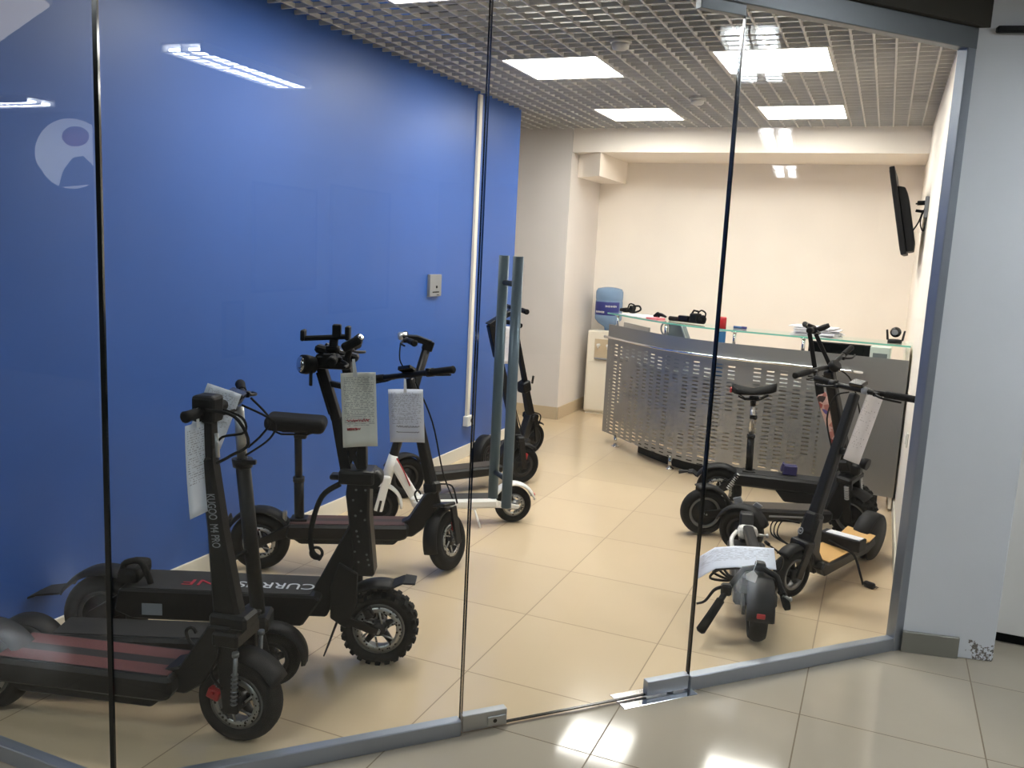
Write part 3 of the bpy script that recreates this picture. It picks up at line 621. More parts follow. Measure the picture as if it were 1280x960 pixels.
GS = 'electric scooters in the showroom'
def scooter(label, rear, az, lean=0.0):
    return thing('electric_scooter', label, 'electric scooter', (rear[0], rear[1], 0), (R(lean), 0, R(az)), GS)

# --- front left scooter: thick tapered column with vertical lettering
s = scooter('black electric scooter at the front left with white lettering down its thick column', (-1.303, -2.187), 15.2)
b0, t0 = (0.885, 0, 0.20), (0.782, 0, 1.06); MX = steer(b0, t0, -4)
wheel(s, (0.885, 0, 0.141), 0.141, 0.085, 0.092, MX, -1, rimmat='rim_grey', cal_ang=160)
wheel(s, (0, 0, 0.14), 0.14, 0.085, 0.088, None, -1, cal_ang=40)
fender(s, (0, 0, 0.14), 0.152, 0.10, 20, 160, None, 'black_plastic')
deckpart(s, 0.07, 0.70, 0.150, 0.232, 0.215, 'black_metal', 'grip_redbrown')
part('battery_tray', 'black_plastic', s, lambda bm: prism(bm, [(0.12, 0.152), (0.66, 0.152), (0.62, 0.118), (0.16, 0.118)], -0.085, 0.085, 0.006))
for y in (-0.06, 0.06): part('swing_arm', 'black_metal', s, lambda bm: beam(bm, (0.10, y, 0.19), (-0.01, y, 0.142), (0.05, 0.014), (0.035, 0.014)))
part('neck', 'black_metal', s, lambda bm: prism(bm, [(0.62, 0.16), (0.64, 0.232), (0.70, 0.25), (0.80, 0.40), (0.875, 0.40), (0.86, 0.33), (0.78, 0.20), (0.72, 0.16)], -0.055, 0.055, 0.006))
part('hook', 'black_metal', s, lambda bm: tube(bm, [(0.74, -0.03, 0.315), (0.722, -0.03, 0.335), (0.715, -0.03, 0.365), (0.735, -0.03, 0.378), (0.748, -0.03, 0.36)], 0.006, 7, curve=True))
fk = part('fork', 'black_metal', s, lambda bm: ([beam(bm, (0.868, y, 0.36), (0.885, y, 0.12), (0.075, 0.016), (0.05, 0.016)) for y in (-0.062, 0.062)], box(bm, (0.868, 0, 0.365), (0.09, 0.15, 0.05), None, 0.008)), MX)
for y in (-0.082, 0.082):
    part('shock_absorber', 'rim_grey', fk, lambda bm: (tube(bm, [(0.905, y, 0.16), (0.912, y, 0.33)], 0.007, 8), [lathe(bm, [(0.009, -0.003), (0.012, 0), (0.009, 0.003)], (0.9055+0.0065*k/12, y, 0.165+0.17*k/12), (0, 0, 1), 10) for k in range(8)], lathe(bm, [(0.011, 0), (0.011, 0.014)], (0.912, y, 0.325), (0, 0, 1), 10)), MX)
fender(s, (0.885, 0, 0.141), 0.153, 0.10, 30, 170, MX)
st = part('stem', 'black_metal', s, lambda bm: (prism(bm, [(0.800, 0.40), (0.782, 0.70), (0.755, 0.93), (0.800, 0.94), (0.838, 0.70), (0.885, 0.46), (0.90, 0.40)], -0.028, 0.028, 0.01), beam(bm, (0.782, 0, 0.92), (0.778, 0, 1.075), (0.040, 0.04), (0.038, 0.04)), box(bm, (0.86, 0, 0.41), (0.13, 0.09, 0.05), None, 0.01)), MX)
part('clamp', 'silver', st, lambda bm: tube(bm, [(0.816, -0.012, 0.935), (0.812, -0.012, 1.01)], 0.007, 8), MX, 'silver folding clamp')
text_mesh('lettering', 'KUGOO  M4 PRO', 0.040, 'letter_grey', st, MX @ basis((0.808, -0.0293, 0.735), (0.115, 0, -1), (1, 0, 0.115)), 0.56)
hb = bars(s, (0.776, 0, 1.085), 0.10, MX, 0.01, -0.01, 0.014, grip=0.055, levers=(), display=False)
part('stem_cap', 'black_plastic', s, lambda bm: box(bm, (0.776, 0, 1.085), (0.075, 0.07, 0.085), None, 0.012, 2), MX)
cable(s, [(0.80, -0.05, 1.09), (0.90, -0.06, 1.08), (0.94, -0.05, 1.00), (0.87, -0.03, 0.95), (0.82, -0.025, 0.92)], 0.005, MX)
cable(s, [(0.80, 0.03, 1.08), (0.88, 0.02, 1.06), (0.90, 0, 1.02), (0.83, -0.01, 1.0), (0.80, 0, 0.96)], 0.004, MX)
cable(s, [(0.81, -0.04, 0.39), (0.85, -0.075, 0.33), (0.83, -0.085, 0.26), (0.86, -0.07, 0.20)], 0.005, MX)

# --- second scooter: thin round column with silver extension
s = scooter('black electric scooter with a thin round column behind the lettered one', (-1.393, -2.003), 24.4)
b0, t0 = (0.86, 0, 0.16), (0.782, 0, 1.01); MX = steer(b0, t0, 3)
wheel(s, (0.89, 0, 0.105), 0.105, 0.07, 0.066, MX, -1, caliper='black', disc=False, rimmat='rim_dark')
wheel(s, (0.02, 0, 0.105), 0.105, 0.07, 0.066, None, -1, caliper='black', rimmat='rim_dark')
fender(s, (0.02, 0, 0.105), 0.116, 0.09, 25, 170, None)
part('tail_light', 'silver', s, lambda bm: lathe(bm, [(0.002, 0), (0.018, 0.002), (0.022, 0.012), (0.022, 0.02)], (-0.115, 0, 0.145), (1, 0, 0), 14))
deckpart(s, 0.12, 0.72, 0.13, 0.20, 0.17, 'black_metal', 'grip_black')
part('neck', 'black_metal', s, lambda bm: prism(bm, [(0.68, 0.14), (0.70, 0.20), (0.80, 0.30), (0.86, 0.30), (0.85, 0.25), (0.76, 0.14)], -0.035, 0.035, 0.006))
part('fork', 'black_metal', s, lambda bm: ([beam(bm, (0.85, y, 0.25), (0.89, y, 0.10), (0.04, 0.012), (0.03, 0.012)) for y in (-0.05, 0.05)], box(bm, (0.85, 0, 0.25), (0.075, 0.12, 0.06), None, 0.01)), MX)
fender(s, (0.89, 0, 0.105), 0.117, 0.09, -5, 140, MX)
st = part('stem', 'black_metal', s, lambda bm: (tube(bm, [(0.845, 0, 0.24), (0.785, 0, 0.845)], 0.026, 16), lathe(bm, [(0.034, -0.02), (0.036, 0.01)], (0.785, 0, 0.835), (-0.07, 0, 0.85), 16), box(bm, (0.815, -0.03, 0.84), (0.05, 0.02, 0.016), None, 0.003)), MX)
part('extension_tube', 'silver', st, lambda bm: tube(bm, [(0.785, 0, 0.84), (0.772, 0, 1.03)], 0.018, 14), MX, 'bare silver tube')
bars(s, (0.770, 0, 1.045), 0.25, MX, 0.05, 0.02, 0.012, grip=0.12)
cable(s, [(0.80, -0.08, 1.05), (0.90, -0.05, 0.99), (0.88, 0, 0.92), (0.80, -0.02, 0.86)], 0.004, MX)
cable(s, [(0.80, 0.06, 1.05), (0.87, 0.04, 0.98), (0.85, 0.02, 0.93), (0.80, 0.02, 0.88)], 0.004, MX)
cable(s, [(0.81, -0.03, 0.52), (0.76, -0.05, 0.48), (0.755, -0.05, 0.40), (0.78, -0.05, 0.33)], 0.008, None, 'spiral_lock', 'black_rubber')

# --- large off-road scooter
s = scooter('large black off-road scooter with a twin-post frame and knobbly front tyre', (-1.327, -1.728), 24.0)
b0, t0 = (1.0, 0, 0.36), (0.93, 0, 0.75); MX = None
wheel(s, (1.08, 0, 0.147), 0.145, 0.095, 0.10, MX, -1, knobs=24, rimmat='rim_grey', caliper='black', cal_ang=120)
wheel(s, (0.03, 0, 0.155), 0.155, 0.10, 0.098, None, -1, knobs=0, rimmat='rim_dark', spokes=0, hub='black_metal', disc=False)
DK = [(0.10, 0.21), (0.12, 0.296), (0.85, 0.296), (0.87, 0.28), (0.80, 0.175), (0.17, 0.180)]
d = deckpart(s, 0.14, 0.84, 0.19, 0.296, 0.21, 'black_metal', 'grip_black', 0.008, DK, 0.012)
part('side_plate', 'letter_grey', d, lambda bm: box(bm, (0.245, -0.1058, 0.222), (0.075, 0.002, 0.045)), None, 'small grey data plate')
text_mesh('lettering', 'CURRUS', 0.075, 'letter_white', d, basis((0.685, -0.02, 0.3005), (-1, 0, 0), (0, -1, 0)), 1.05)
text_mesh('lettering', 'NF', 0.075, 'red_part', d, basis((0.40, -0.02, 0.3005), (-1, 0, 0), (0, -1, 0)), 1.5, 'red lettering')
for y in (-0.068, 0.068): part('rear_arm', 'black_metal', s, lambda bm: prism(bm, [(0.15, 0.29), (0.16, 0.20), (0.0, 0.13), (-0.03, 0.155), (-0.01, 0.185)], y-0.008, y+0.008, 0.003))
fender(s, (0.03, 0, 0.155), 0.172, 0.11, 25, 150, None, 'black_plastic', (-0.31, 0.195, True))
part('carry_loop', 'black_rubber', s, lambda bm: (tube(bm, [(0.13, -0.05, 0.30), (0.12, -0.05, 0.37), (0.18, -0.05, 0.385), (0.21, -0.05, 0.33), (0.22, -0.05, 0.30)], 0.012, 8, curve=True), box(bm, (0.14, 0.0, 0.33), (0.08, 0.16, 0.06), None, 0.02, 2)))
part('neck', 'black_metal', s, lambda bm: (prism(bm, [(0.80, 0.19), (0.83, 0.30), (0.93, 0.50), (0.98, 0.60), (1.03, 0.58), (1.0, 0.44), (0.95, 0.34), (0.88, 0.19)], -0.045, 0.045, 0.006),
     [prism(bm, [(0.90, 0.33), (0.93, 0.42), (1.0, 0.38), (1.0, 0.25), (0.96, 0.16), (0.90, 0.20)], y-0.01, y+0.01, 0.004) for y in (-0.065, 0.065)]))
fk = part('fork', 'black_metal', s, lambda bm: (prism(bm, [(0.93, 0.20), (0.95, 0.28), (1.0, 0.27), (1.10, 0.165), (1.10, 0.13), (1.06, 0.13)], 0.062, 0.078, 0.004), beam(bm, (0.95, -0.068, 0.20), (1.08, -0.068, 0.148), (0.034, 0.014), (0.030, 0.014)), prism(bm, [(0.955, 0.76), (0.945, 0.68), (0.965, 0.52), (0.985, 0.36), (1.06, 0.36), (1.035, 0.60), (1.035, 0.74), (1.02, 0.775)], -0.05, 0.05, 0.008)))
for u, z in ((0.985, 0.70), (1.02, 0.70), (0.975, 0.66), (1.005, 0.62), (0.985, 0.60), (1.02, 0.585), (0.99, 0.54), (0.995, 0.52), (1.0, 0.5), (1.03, 0.45), (1.035, 0.43), (1.04, 0.41), (0.985, 0.46), (1.0, 0.42)): part('bolt', 'rim_grey', fk, lambda bm: lathe(bm, [(0.0045, -0.053), (0.003, -0.0555)], (u, 0, z), (0, 1, 0), 8))
part('clamp', 'black_metal', fk, lambda bm: (box(bm, (0.985, 0, 0.745), (0.135, 0.12, 0.055), None, 0.012, 2), lathe(bm, [(0.03, -0.05), (0.035, 0), (0.03, 0.05)], (1.045, 0, 0.735), (0, 1, 0), 14), box(bm, (0.905, 0, 0.735), (0.05, 0.05, 0.02), None, 0.005)))
fender(s, (1.08, 0, 0.147), 0.170, 0.10, 75, 165, None, 'black_plastic', (1.215, 0.335, False))
part('mudflap', 'dark_tread', s, lambda bm: beam(bm, (0.925, 0, 0.185), (0.875, 0, 0.035), (0.008, 0.12), (0.006, 0.11), 0.002))
st = part('stem', 'black_metal', s, lambda bm: (beam(bm, (0.945, 0, 0.74), (0.90, 0, 0.96), (0.042, 0.05), (0.036, 0.05)), beam(bm, (0.90, 0, 0.955), (0.835, 0, 1.165), (0.036, 0.05), (0.032, 0.05)), beam(bm, (1.00, 0, 0.74), (0.995, 0, 0.90), (0.036, 0.05), (0.034, 0.05)), beam(bm, (0.995, 0, 0.895), (0.93, 0, 1.165), (0.034, 0.05), (0.032, 0.05)),
     beam(bm, (0.945, 0, 0.78), (0.99, 0, 0.90), (0.02, 0.03), (0.02, 0.03)), beam(bm, (0.94, 0, 0.87), (0.995, 0, 0.76), (0.02, 0.03), (0.02, 0.03)), beam(bm, (0.905, 0, 0.955), (0.985, 0, 0.955), (0.02, 0.03), (0.02, 0.03)), beam(bm, (0.86, 0, 1.09), (0.945, 0, 1.075), (0.02, 0.03), (0.02, 0.03))))
hb = bars(s, (0.905, 0, 1.185), 0.27, None, -0.02, 0.02, 0.015, grip=0.11)
part('handlebar_block', 'black_metal', s, lambda bm: (box(bm, (0.89, 0, 1.175), (0.13, 0.11, 0.055), None, 0.012, 2), beam(bm, (0.845, 0, 1.16), (0.87, 0, 1.235), (0.03, 0.03), (0.03, 0.03)), box(bm, (0.90, -0.02, 1.205), (0.16, 0.05, 0.03), Matrix.Rotation(R(12), 3, 'Y'), 0.008)))
hl = part('headlight', 'black_plastic', s, lambda bm: (lathe(bm, [(0.012, -0.04), (0.03, -0.03), (0.036, 0.0), (0.034, 0.02)], (0.800, -0.07, 1.165), (-0.8, -0.6, 0.1), 18), tube(bm, [(0.815, -0.06, 1.15), (0.86, -0.03, 1.165)], 0.01, 8)))
part('lens', 'chrome', hl, lambda bm: lathe(bm, [(0.030, 0.018), (0.026, 0.028), (0.01, 0.033)], (0.800, -0.07, 1.165), (-0.8, -0.6, 0.1), 16))
ph = part('phone_holder', 'black_plastic', s, lambda bm: (box(bm, (0.865, -0.06, 1.265), (0.17, 0.02, 0.018), Matrix.Rotation(R(-5), 3, 'Y'), 0.005), box(bm, (0.785, -0.06, 1.27), (0.014, 0.05, 0.04), None, 0.004), box(bm, (0.905, -0.06, 1.29), (0.03, 0.03, 0.05), None, 0.004), box(bm, (0.945, -0.06, 1.285), (0.016, 0.05, 0.05), None, 0.004), tube(bm, [(0.89, -0.05, 1.20), (0.895, -0.06, 1.26)], 0.016, 10), lathe(bm, [(0.026, -0.01), (0.026, 0.01)], (0.89, -0.055, 1.225), (0, 0, 1), 12)))
mr = part('horn_switch', 'black_plastic', s, lambda bm: (box(bm, (0.965, -0.09, 1.25), (0.075, 0.04, 0.035), Matrix.Rotation(R(-30), 3, 'Y'), 0.01, 2), tube(bm, [(0.95, -0.09, 1.20), (0.96, -0.09, 1.245)], 0.012, 8), tube(bm, [(0.985, -0.09, 1.265), (0.998, -0.09, 1.28)], [0.018, 0.014], 10)))
part('chrome_ring', 'chrome', mr, lambda bm: lathe(bm, [(0.012, 0.0), (0.013, 0.006), (0.009, 0.010)], (0.993, -0.095, 1.272), (0.5, -0.2, 0.8), 12))
part('ignition_key', 'black_plastic', s, lambda bm: (box(bm, (0.82, -0.09, 1.12), (0.012, 0.006, 0.06), None, 0.003)))
cable(s, [(0.925, -0.05, 0.72), (0.86, -0.06, 0.67), (0.825, -0.07, 0.55), (0.83, -0.07, 0.46), (0.86, -0.06, 0.43)], 0.011)
cable(s, [(0.83, -0.03, 1.13), (0.86, -0.05, 1.05), (0.88, -0.04, 0.98)], 0.005)
part('cable_coil', 'black_rubber', s, lambda bm: lathe(bm, [(0.022, -0.01), (0.028, 0), (0.022, 0.01), (0.016, 0)], (0.845, -0.07, 0.455), (0, 1, 0), 16, closed=True))

# --- seated scooter on the left
s = scooter('black electric scooter with a cushioned seat in the middle of the left row', (-1.358, -0.746), 29.2)
b0, t0 = (0.86, 0, 0.30), (0.694, 0, 0.98); MX = steer(b0, t0, 58)
wheel(s, (0.925, 0, 0.148), 0.148, 0.07, 0.088, MX, -1, rimmat='rim_dark', cal_ang=70)
wheel(s, (0, 0, 0.143), 0.143, 0.09, 0.088, None, -1, rimmat='rim_dark', cal_ang=115)
fender(s, (0, 0, 0.143), 0.156, 0.10, 10, 150, None, 'black_plastic', (-0.15, 0.265, True))
deckpart(s, 0.13, 0.72, 0.175, 0.25, 0.18, 'black_metal', 'grip_maroon')
part('battery_tray', 'black_plastic', s, lambda bm: prism(bm, [(0.16, 0.178), (0.68, 0.178), (0.65, 0.15), (0.20, 0.15)], -0.07, 0.07, 0.005))
for y in (-0.062, 0.062): part('swing_arm', 'black_metal', s, lambda bm: beam(bm, (0.16, y, 0.22), (-0.01, y, 0.145), (0.055, 0.014), (0.035, 0.014)))
part('neck', 'black_metal', s, lambda bm: prism(bm, [(0.68, 0.18), (0.68, 0.25), (0.72, 0.27), (0.80, 0.40), (0.86, 0.42), (0.86, 0.33), (0.79, 0.22), (0.74, 0.18)], -0.035, 0.035, 0.006))
part('hook', 'black_metal', s, lambda bm: tube(bm, [(0.76, -0.035, 0.36), (0.745, -0.035, 0.40), (0.76, -0.035, 0.42), (0.775, -0.035, 0.40)], 0.005, 6, curve=True))
fk = part('fork', 'black_metal', s, lambda bm: ([beam(bm, (0.905, y, 0.32), (0.928, y, 0.13), (0.05, 0.014), (0.045, 0.014)) for y in (-0.066, 0.066)], box(bm, (0.865, 0, 0.335), (0.11, 0.15, 0.018), None, 0.005), tube(bm, [(0.845, 0, 0.33), (0.832, 0, 0.42)], 0.03, 14)), MX)
fender(s, (0.925, 0, 0.148), 0.158, 0.078, 75, 195, MX)
st = part('stem', 'black_metal', s, lambda bm: (beam(bm, (0.836, 0, 0.40), (0.70, 0, 0.97), (0.055, 0.05), (0.045, 0.042), 0.01), box(bm, (0.83, 0, 0.425), (0.07, 0.075, 0.06), None, 0.012)), MX)
bars(s, (0.694, 0, 0.985), 0.265, MX, 0.02, 0.0, 0.014, grip=0.13, levers=(1, -1), lever_mat='black_metal')
cable(s, [(0.71, -0.03, 0.95), (0.80, -0.05, 0.75), (0.86, -0.05, 0.5), (0.90, -0.07, 0.36)], 0.004, MX)
cable(s, [(0.85, -0.03, 0.44), (0.92, -0.06, 0.42), (0.94, -0.07, 0.33)], 0.0045, MX)
sp_ = part('seat_post', 'black_metal', s, lambda bm: (tube(bm, [(0.187, 0, 0.25), (0.182, 0, 0.46)], 0.024, 14), tube(bm, [(0.182, 0, 0.45), (0.176, 0, 0.68)], 0.018, 14), lathe(bm, [(0.028, -0.012), (0.028, 0.012)], (0.182, 0, 0.455), (0, 0, 1), 14), box(bm, (0.187, 0, 0.257), (0.08, 0.08, 0.014), None, 0.003)))
part('clamp', 'silver', sp_, lambda bm: box(bm, (0.12, -0.02, 0.275), (0.02, 0.03, 0.05), None, 0.004))
def seat(bm, c, L, W, H, tilt=0.0):
    n, k = 14, 12
    rings = []
    for i in range(n+1):
        f = i/n; u = -L/2 + L*f
        wv = W*(0.98 - 0.62*f**1.6)*math.sqrt(max(0.0, 1-(2*f-1)**10))*0.5 + 0.012
        hh = H*(0.72+0.28*abs(2*f-0.9))
        zz = 0.02*(abs(2*f-1)**2) + tilt*u
        ring = []
        for j in range(k):
            a = 2*PI*j/k; ring.append(bm.verts.new((c[0]+u, c[1]+math.cos(a)*wv, c[2]+zz+max(math.sin(a), -0.55)*hh*0.5)))
        rings.append(ring)
    for a, b_ in zip(rings, rings[1:]):
        for j in range(k):
            f = bm.faces.new((a[j], a[(j+1) % k], b_[(j+1) % k], b_[j])); f.smooth = True
    bm.faces.new(rings[0]); bm.faces.new(rings[-1])
se = part('seat', 'black_rubber', s, lambda bm: (box(bm, (0.168, 0, 0.735), (0.285, 0.18, 0.070), Matrix.Rotation(R(3), 3, 'Y'), 0.03, 4)), None)
part('saddle_frame', 'black_metal', se, lambda bm: (tube(bm, [(0.06, -0.04, 0.705), (0.10, -0.03, 0.683), (0.22, -0.03, 0.683), (0.26, -0.04, 0.70)], 0.005, 6), tube(bm, [(0.06, 0.04, 0.705), (0.10, 0.03, 0.683), (0.22, 0.03, 0.683), (0.26, 0.04, 0.70)], 0.005, 6), box(bm, (0.19, 0, 0.675), (0.06, 0.06, 0.03), None, 0.006)))

# --- white scooter
s = scooter('white electric scooter with a dark column facing the blue wall', (-0.58, 0.589), -143.9)
b0, t0 = (0.76, 0, 0.25), (0.537, 0, 1.07); MX = steer(b0, t0, 0)
wheel(s, (0.795, 0, 0.115), 0.115, 0.06, 0.078, MX, 1, rimmat='rim_dark', spokes=0, disc=False, hub='black_metal')
wheel(s, (0.0, 0, 0.11), 0.11, 0.06, 0.068, None, 1, rimmat='rim_grey', spokes=5, caliper='black', hub='silver')
d = deckpart(s, 0.10, 0.60, 0.105, 0.162, 0.15, 'white_gloss', 'grip_grey', 0.014)
for y in (-0.05, 0.05): part('rear_arm', 'white_gloss', s, lambda bm: prism(bm, [(0.14, 0.155), (0.12, 0.105), (-0.02, 0.095), (-0.03, 0.115), (0.06, 0.135)], y-0.007, y+0.007, 0.003))
fender(s, (0, 0, 0.11), 0.126, 0.075, 0, 165, None, 'white_gloss')
part('tail_light', 'red_light', s, lambda bm: box(bm, (-0.125, 0, 0.165), (0.012, 0.03, 0.022), None, 0.003))
part('neck', 'white_gloss', s, lambda bm: (beam(bm, (0.565, 0, 0.125), (0.715, 0, 0.37), (0.058, 0.06), (0.05, 0.05), 0.012), prism(bm, [(0.52, 0.11), (0.52, 0.162), (0.585, 0.18), (0.62, 0.17), (0.60, 0.105)], -0.05, 0.05, 0.012), tube(bm, [(0.755, 0, 0.27), (0.715, 0, 0.415)], [0.032, 0.028], 14)))
fk = part('fork', 'white_gloss', s, lambda bm: ([beam(bm, (0.757, y, 0.28), (0.80, y, 0.095), (0.045, 0.014), (0.05, 0.014), 0.006) for y in (-0.045, 0.045)], box(bm, (0.757, 0, 0.275), (0.055, 0.105, 0.05), None, 0.012, 2)), MX)
part('fork_slot', 'black_metal', fk, lambda bm: beam(bm, (0.785, 0.053, 0.16), (0.80, 0.053, 0.09), (0.014, 0.004), (0.014, 0.004), 0.001), MX)
fender(s, (0.795, 0, 0.115), 0.126, 0.07, 55, 185, MX, 'white_gloss')
st = part('stem', 'black_metal', s, lambda bm: (tube(bm, [(0.715, 0, 0.41), (0.545, 0, 1.04)], [0.027, 0.024], 14), beam(bm, (0.548, 0, 1.02), (0.532, 0, 1.075), (0.06, 0.05), (0.06, 0.05), 0.006), prism(bm, [(0.515, 1.075), (0.56, 1.055), (0.68, 1.08), (0.69, 1.105), (0.60, 1.105)], -0.028, 0.028, 0.005)), MX)
bars(s, (0.665, 0, 1.085), 0.23, MX, 0.02, 0.0, 0.013, grip=0.12, levers=(1,), display=False)
part('headlight', 'silver', s, lambda bm: (lathe(bm, [(0.022, -0.03), (0.024, 0.012), (0.016, 0.022)], (0.69, 0, 1.098), (1, 0, -0.1), 16)), MX, 'round chrome headlight')
cable(s, [(0.70, 0.05, 1.06), (0.70, 0.04, 0.97), (0.665, 0.035, 0.85), (0.70, 0.03, 0.45)], 0.004, MX)
cable(s, [(0.70, 0.02, 0.40), (0.66, 0.035, 0.33), (0.62, 0.035, 0.24)], 0.004, None, 'cable', 'red_part')
part('kickstand', 'white_gloss', s, lambda bm: (tube(bm, [(0.245, 0.06, 0.105), (0.215, 0.12, 0.006)], 0.006, 8), box(bm, (0.245, 0.055, 0.108), (0.03, 0.03, 0.02), None, 0.003)))

# --- black scooter behind the white one
s = scooter('black electric scooter parked behind the white one, red brake marks on its wheels', (-1.371, 0.673), 55.7)
b0, t0 = (0.86, 0, 0.25), (0.589, 0, 1.10); MX = steer(b0, t0, -6)
wheel(s, (0.885, 0, 0.135), 0.135, 0.07, 0.085, MX, -1, rimmat='rim_dark', spokes=0, cal_ang=80, disc='dark')
wheel(s, (0.0, 0, 0.135), 0.135, 0.07, 0.085, None, -1, rimmat='rim_dark', spokes=0, disc=False, hub='black_metal')
fender(s, (0, 0, 0.135), 0.146, 0.085, 30, 150, None)
deckpart(s, 0.13, 0.70, 0.10, 0.165, 0.16, 'black_metal', 'grip_brown')
part('neck', 'black_metal', s, lambda bm: prism(bm, [(0.66, 0.11), (0.66, 0.165), (0.80, 0.36), (0.86, 0.36), (0.84, 0.28), (0.73, 0.11)], -0.035, 0.035, 0.006))
part('fork', 'black_metal', s, lambda bm: ([beam(bm, (0.85, y, 0.33), (0.888, y, 0.12), (0.045, 0.014), (0.04, 0.014)) for y in (-0.055, 0.055)], box(bm, (0.848, 0, 0.33), (0.06, 0.13, 0.04), None, 0.01)), MX)
fender(s, (0.885, 0, 0.135), 0.146, 0.085, 50, 170, MX)
st = part('stem', 'black_metal', s, lambda bm: (beam(bm, (0.838, 0, 0.34), (0.66, 0, 0.90), (0.055, 0.05), (0.05, 0.045), 0.008), beam(bm, (0.66, 0, 0.895), (0.592, 0, 1.11), (0.055, 0.05), (0.05, 0.05), 0.006), prism(bm, [(0.56, 1.115), (0.62, 1.09), (0.70, 1.16), (0.78, 1.19), (0.78, 1.225), (0.70, 1.20)], -0.03, 0.03, 0.005)), MX)
bars(s, (0.765, 0, 1.22), 0.20, MX, 0.02, 0.0, 0.014, grip=0.10, levers=(1,), display=False)
cable(s, [(0.74, -0.02, 1.18), (0.74, -0.03, 0.95), (0.78, -0.03, 0.62), (0.86, -0.05, 0.36)], 0.004, MX)

# --- furthest scooter on the left
s = scooter('furthest black scooter on the left, with a jointed column, by the white column', (-1.205, 1.545), 84.5)
b0, t0 = (0.70, 0, 0.25), (0.34, 0, 1.10); MX = steer(b0, t0, -15)
wheel(s, (0.731, 0, 0.125), 0.125, 0.075, 0.08, MX, -1, rimmat='rim_dark', spokes=0, disc=False, hub='black_metal')
wheel(s, (0.0, 0, 0.125), 0.125, 0.075, 0.08, None, -1, rimmat='rim_dark', cal_ang=60, disc='dark', spokes=0)
fender(s, (0, 0, 0.125), 0.136, 0.09, 30, 200, None)
deckpart(s, 0.12, 0.56, 0.10, 0.165, 0.16, 'black_metal', 'grip_black')
part('neck', 'black_metal', s, lambda bm: prism(bm, [(0.52, 0.11), (0.52, 0.165), (0.63, 0.33), (0.69, 0.34), (0.68, 0.26), (0.59, 0.11)], -0.03, 0.03, 0.006))
part('fork', 'black_metal', s, lambda bm: ([beam(bm, (0.68, y, 0.32), (0.733, y, 0.115), (0.045, 0.014), (0.04, 0.014)) for y in (-0.055, 0.055)], box(bm, (0.68, 0, 0.315), (0.07, 0.13, 0.05), None, 0.012)), MX)
fender(s, (0.731, 0, 0.125), 0.137, 0.085, 55, 165, MX)
st = part('stem', 'black_metal', s, lambda bm: (beam(bm, (0.675, 0, 0.32), (0.565, 0, 0.56), (0.06, 0.055), (0.05, 0.05), 0.008), beam(bm, (0.575, 0, 0.56), (0.345, 0, 1.06), (0.036, 0.036), (0.032, 0.032), 0.006)), MX)
part('folding_joint', 'black_metal', st, lambda bm: (box(bm, (0.553, 0, 0.565), (0.085, 0.085, 0.09), Matrix.Rotation(R(-20), 3, 'Y'), 0.015, 2), tube(bm, [(0.585, -0.05, 0.60), (0.575, -0.06, 0.66)], 0.009, 8)), MX)
bars(s, (0.343, 0, 1.07), 0.07, MX, 0.01, -0.01, 0.013, grip=0.04, levers=(), display=False)
cable(s, [(0.66, -0.05, 0.36), (0.72, -0.07, 0.33), (0.70, -0.07, 0.24)], 0.005, MX)

# --- seated scooter in front of the counter
s = scooter('black electric scooter with a narrow saddle and sticker-covered column, nearest the counter', (0.475, 1.49), 7.5)
b0, t0 = (0.76, 0, 0.35), (0.46, 0, 1.2); MX = steer(b0, t0, 0)
wheel(s, (0.80, 0, 0.145), 0.145, 0.095, 0.095, MX, -1, knobs=22, rimmat='rim_dark', caliper='black')
wheel(s, (0.0, 0, 0.145), 0.145, 0.095, 0.095, None, -1, rimmat='rim_dark', caliper='black')
fender(s, (0, 0, 0.145), 0.160, 0.11, 20, 150, None, 'black_plastic', (-0.20, 0.245, True))
d = deckpart(s, 0.08, 0.74, 0.205, 0.285, 0.17, 'black_metal', 'grip_black')
part('battery_tray', 'black_plastic', s, lambda bm: prism(bm, [(0.34, 0.207), (0.72, 0.207), (0.72, 0.135), (0.40, 0.135)], -0.075, 0.075, 0.008))
for y in (-0.066, 0.066): part('swing_arm', 'black_metal', s, lambda bm: beam(bm, (0.12, y, 0.25), (-0.01, y, 0.148), (0.06, 0.014), (0.04, 0.014)))
part('shock_absorber', 'silver', s, lambda bm: [lathe(bm, [(0.014, -0.004), (0.018, 0), (0.014, 0.004)], (0.06+0.007*k, -0.07, 0.18+0.012*k), (0.5, 0, 0.86), 10) for k in range(9)])
part('neck', 'black_metal', s, lambda bm: prism(bm, [(0.66, 0.21), (0.66, 0.285), (0.66, 0.42), (0.72, 0.44), (0.80, 0.30), (0.76, 0.21)], -0.045, 0.045, 0.008))
part('fork', 'black_metal', s, lambda bm: ([beam(bm, (0.74, y, 0.38), (0.80, y, 0.13), (0.05, 0.02), (0.04, 0.016)) for y in (-0.07, 0.07)], box(bm, (0.735, 0, 0.38), (0.09, 0.17, 0.04), None, 0.01)), MX)
st = part('stem', 'black_metal', s, lambda bm: (beam(bm, (0.555, 0, 0.81), (0.535, 0, 0.90), (0.05, 0.05), (0.05, 0.045), 0.006), beam(bm, (0.535, 0, 0.86), (0.455, 0, 1.19), (0.028, 0.03), (0.026, 0.03), 0.004), beam(bm, (0.545, 0, 0.87), (0.600, 0, 1.00), (0.024, 0.03), (0.024, 0.03), 0.004), beam(bm, (0.598, 0, 0.99), (0.490, 0, 1.19), (0.024, 0.03), (0.024, 0.03), 0.004)), MX)
part('sticker_sleeve', 'sticker_patchwork', st, lambda bm: beam(bm, (0.71, 0, 0.46), (0.555, 0, 0.83), (0.066, 0.06), (0.060, 0.055), 0.012), MX, 'colourful stickers in red, purple and pink')
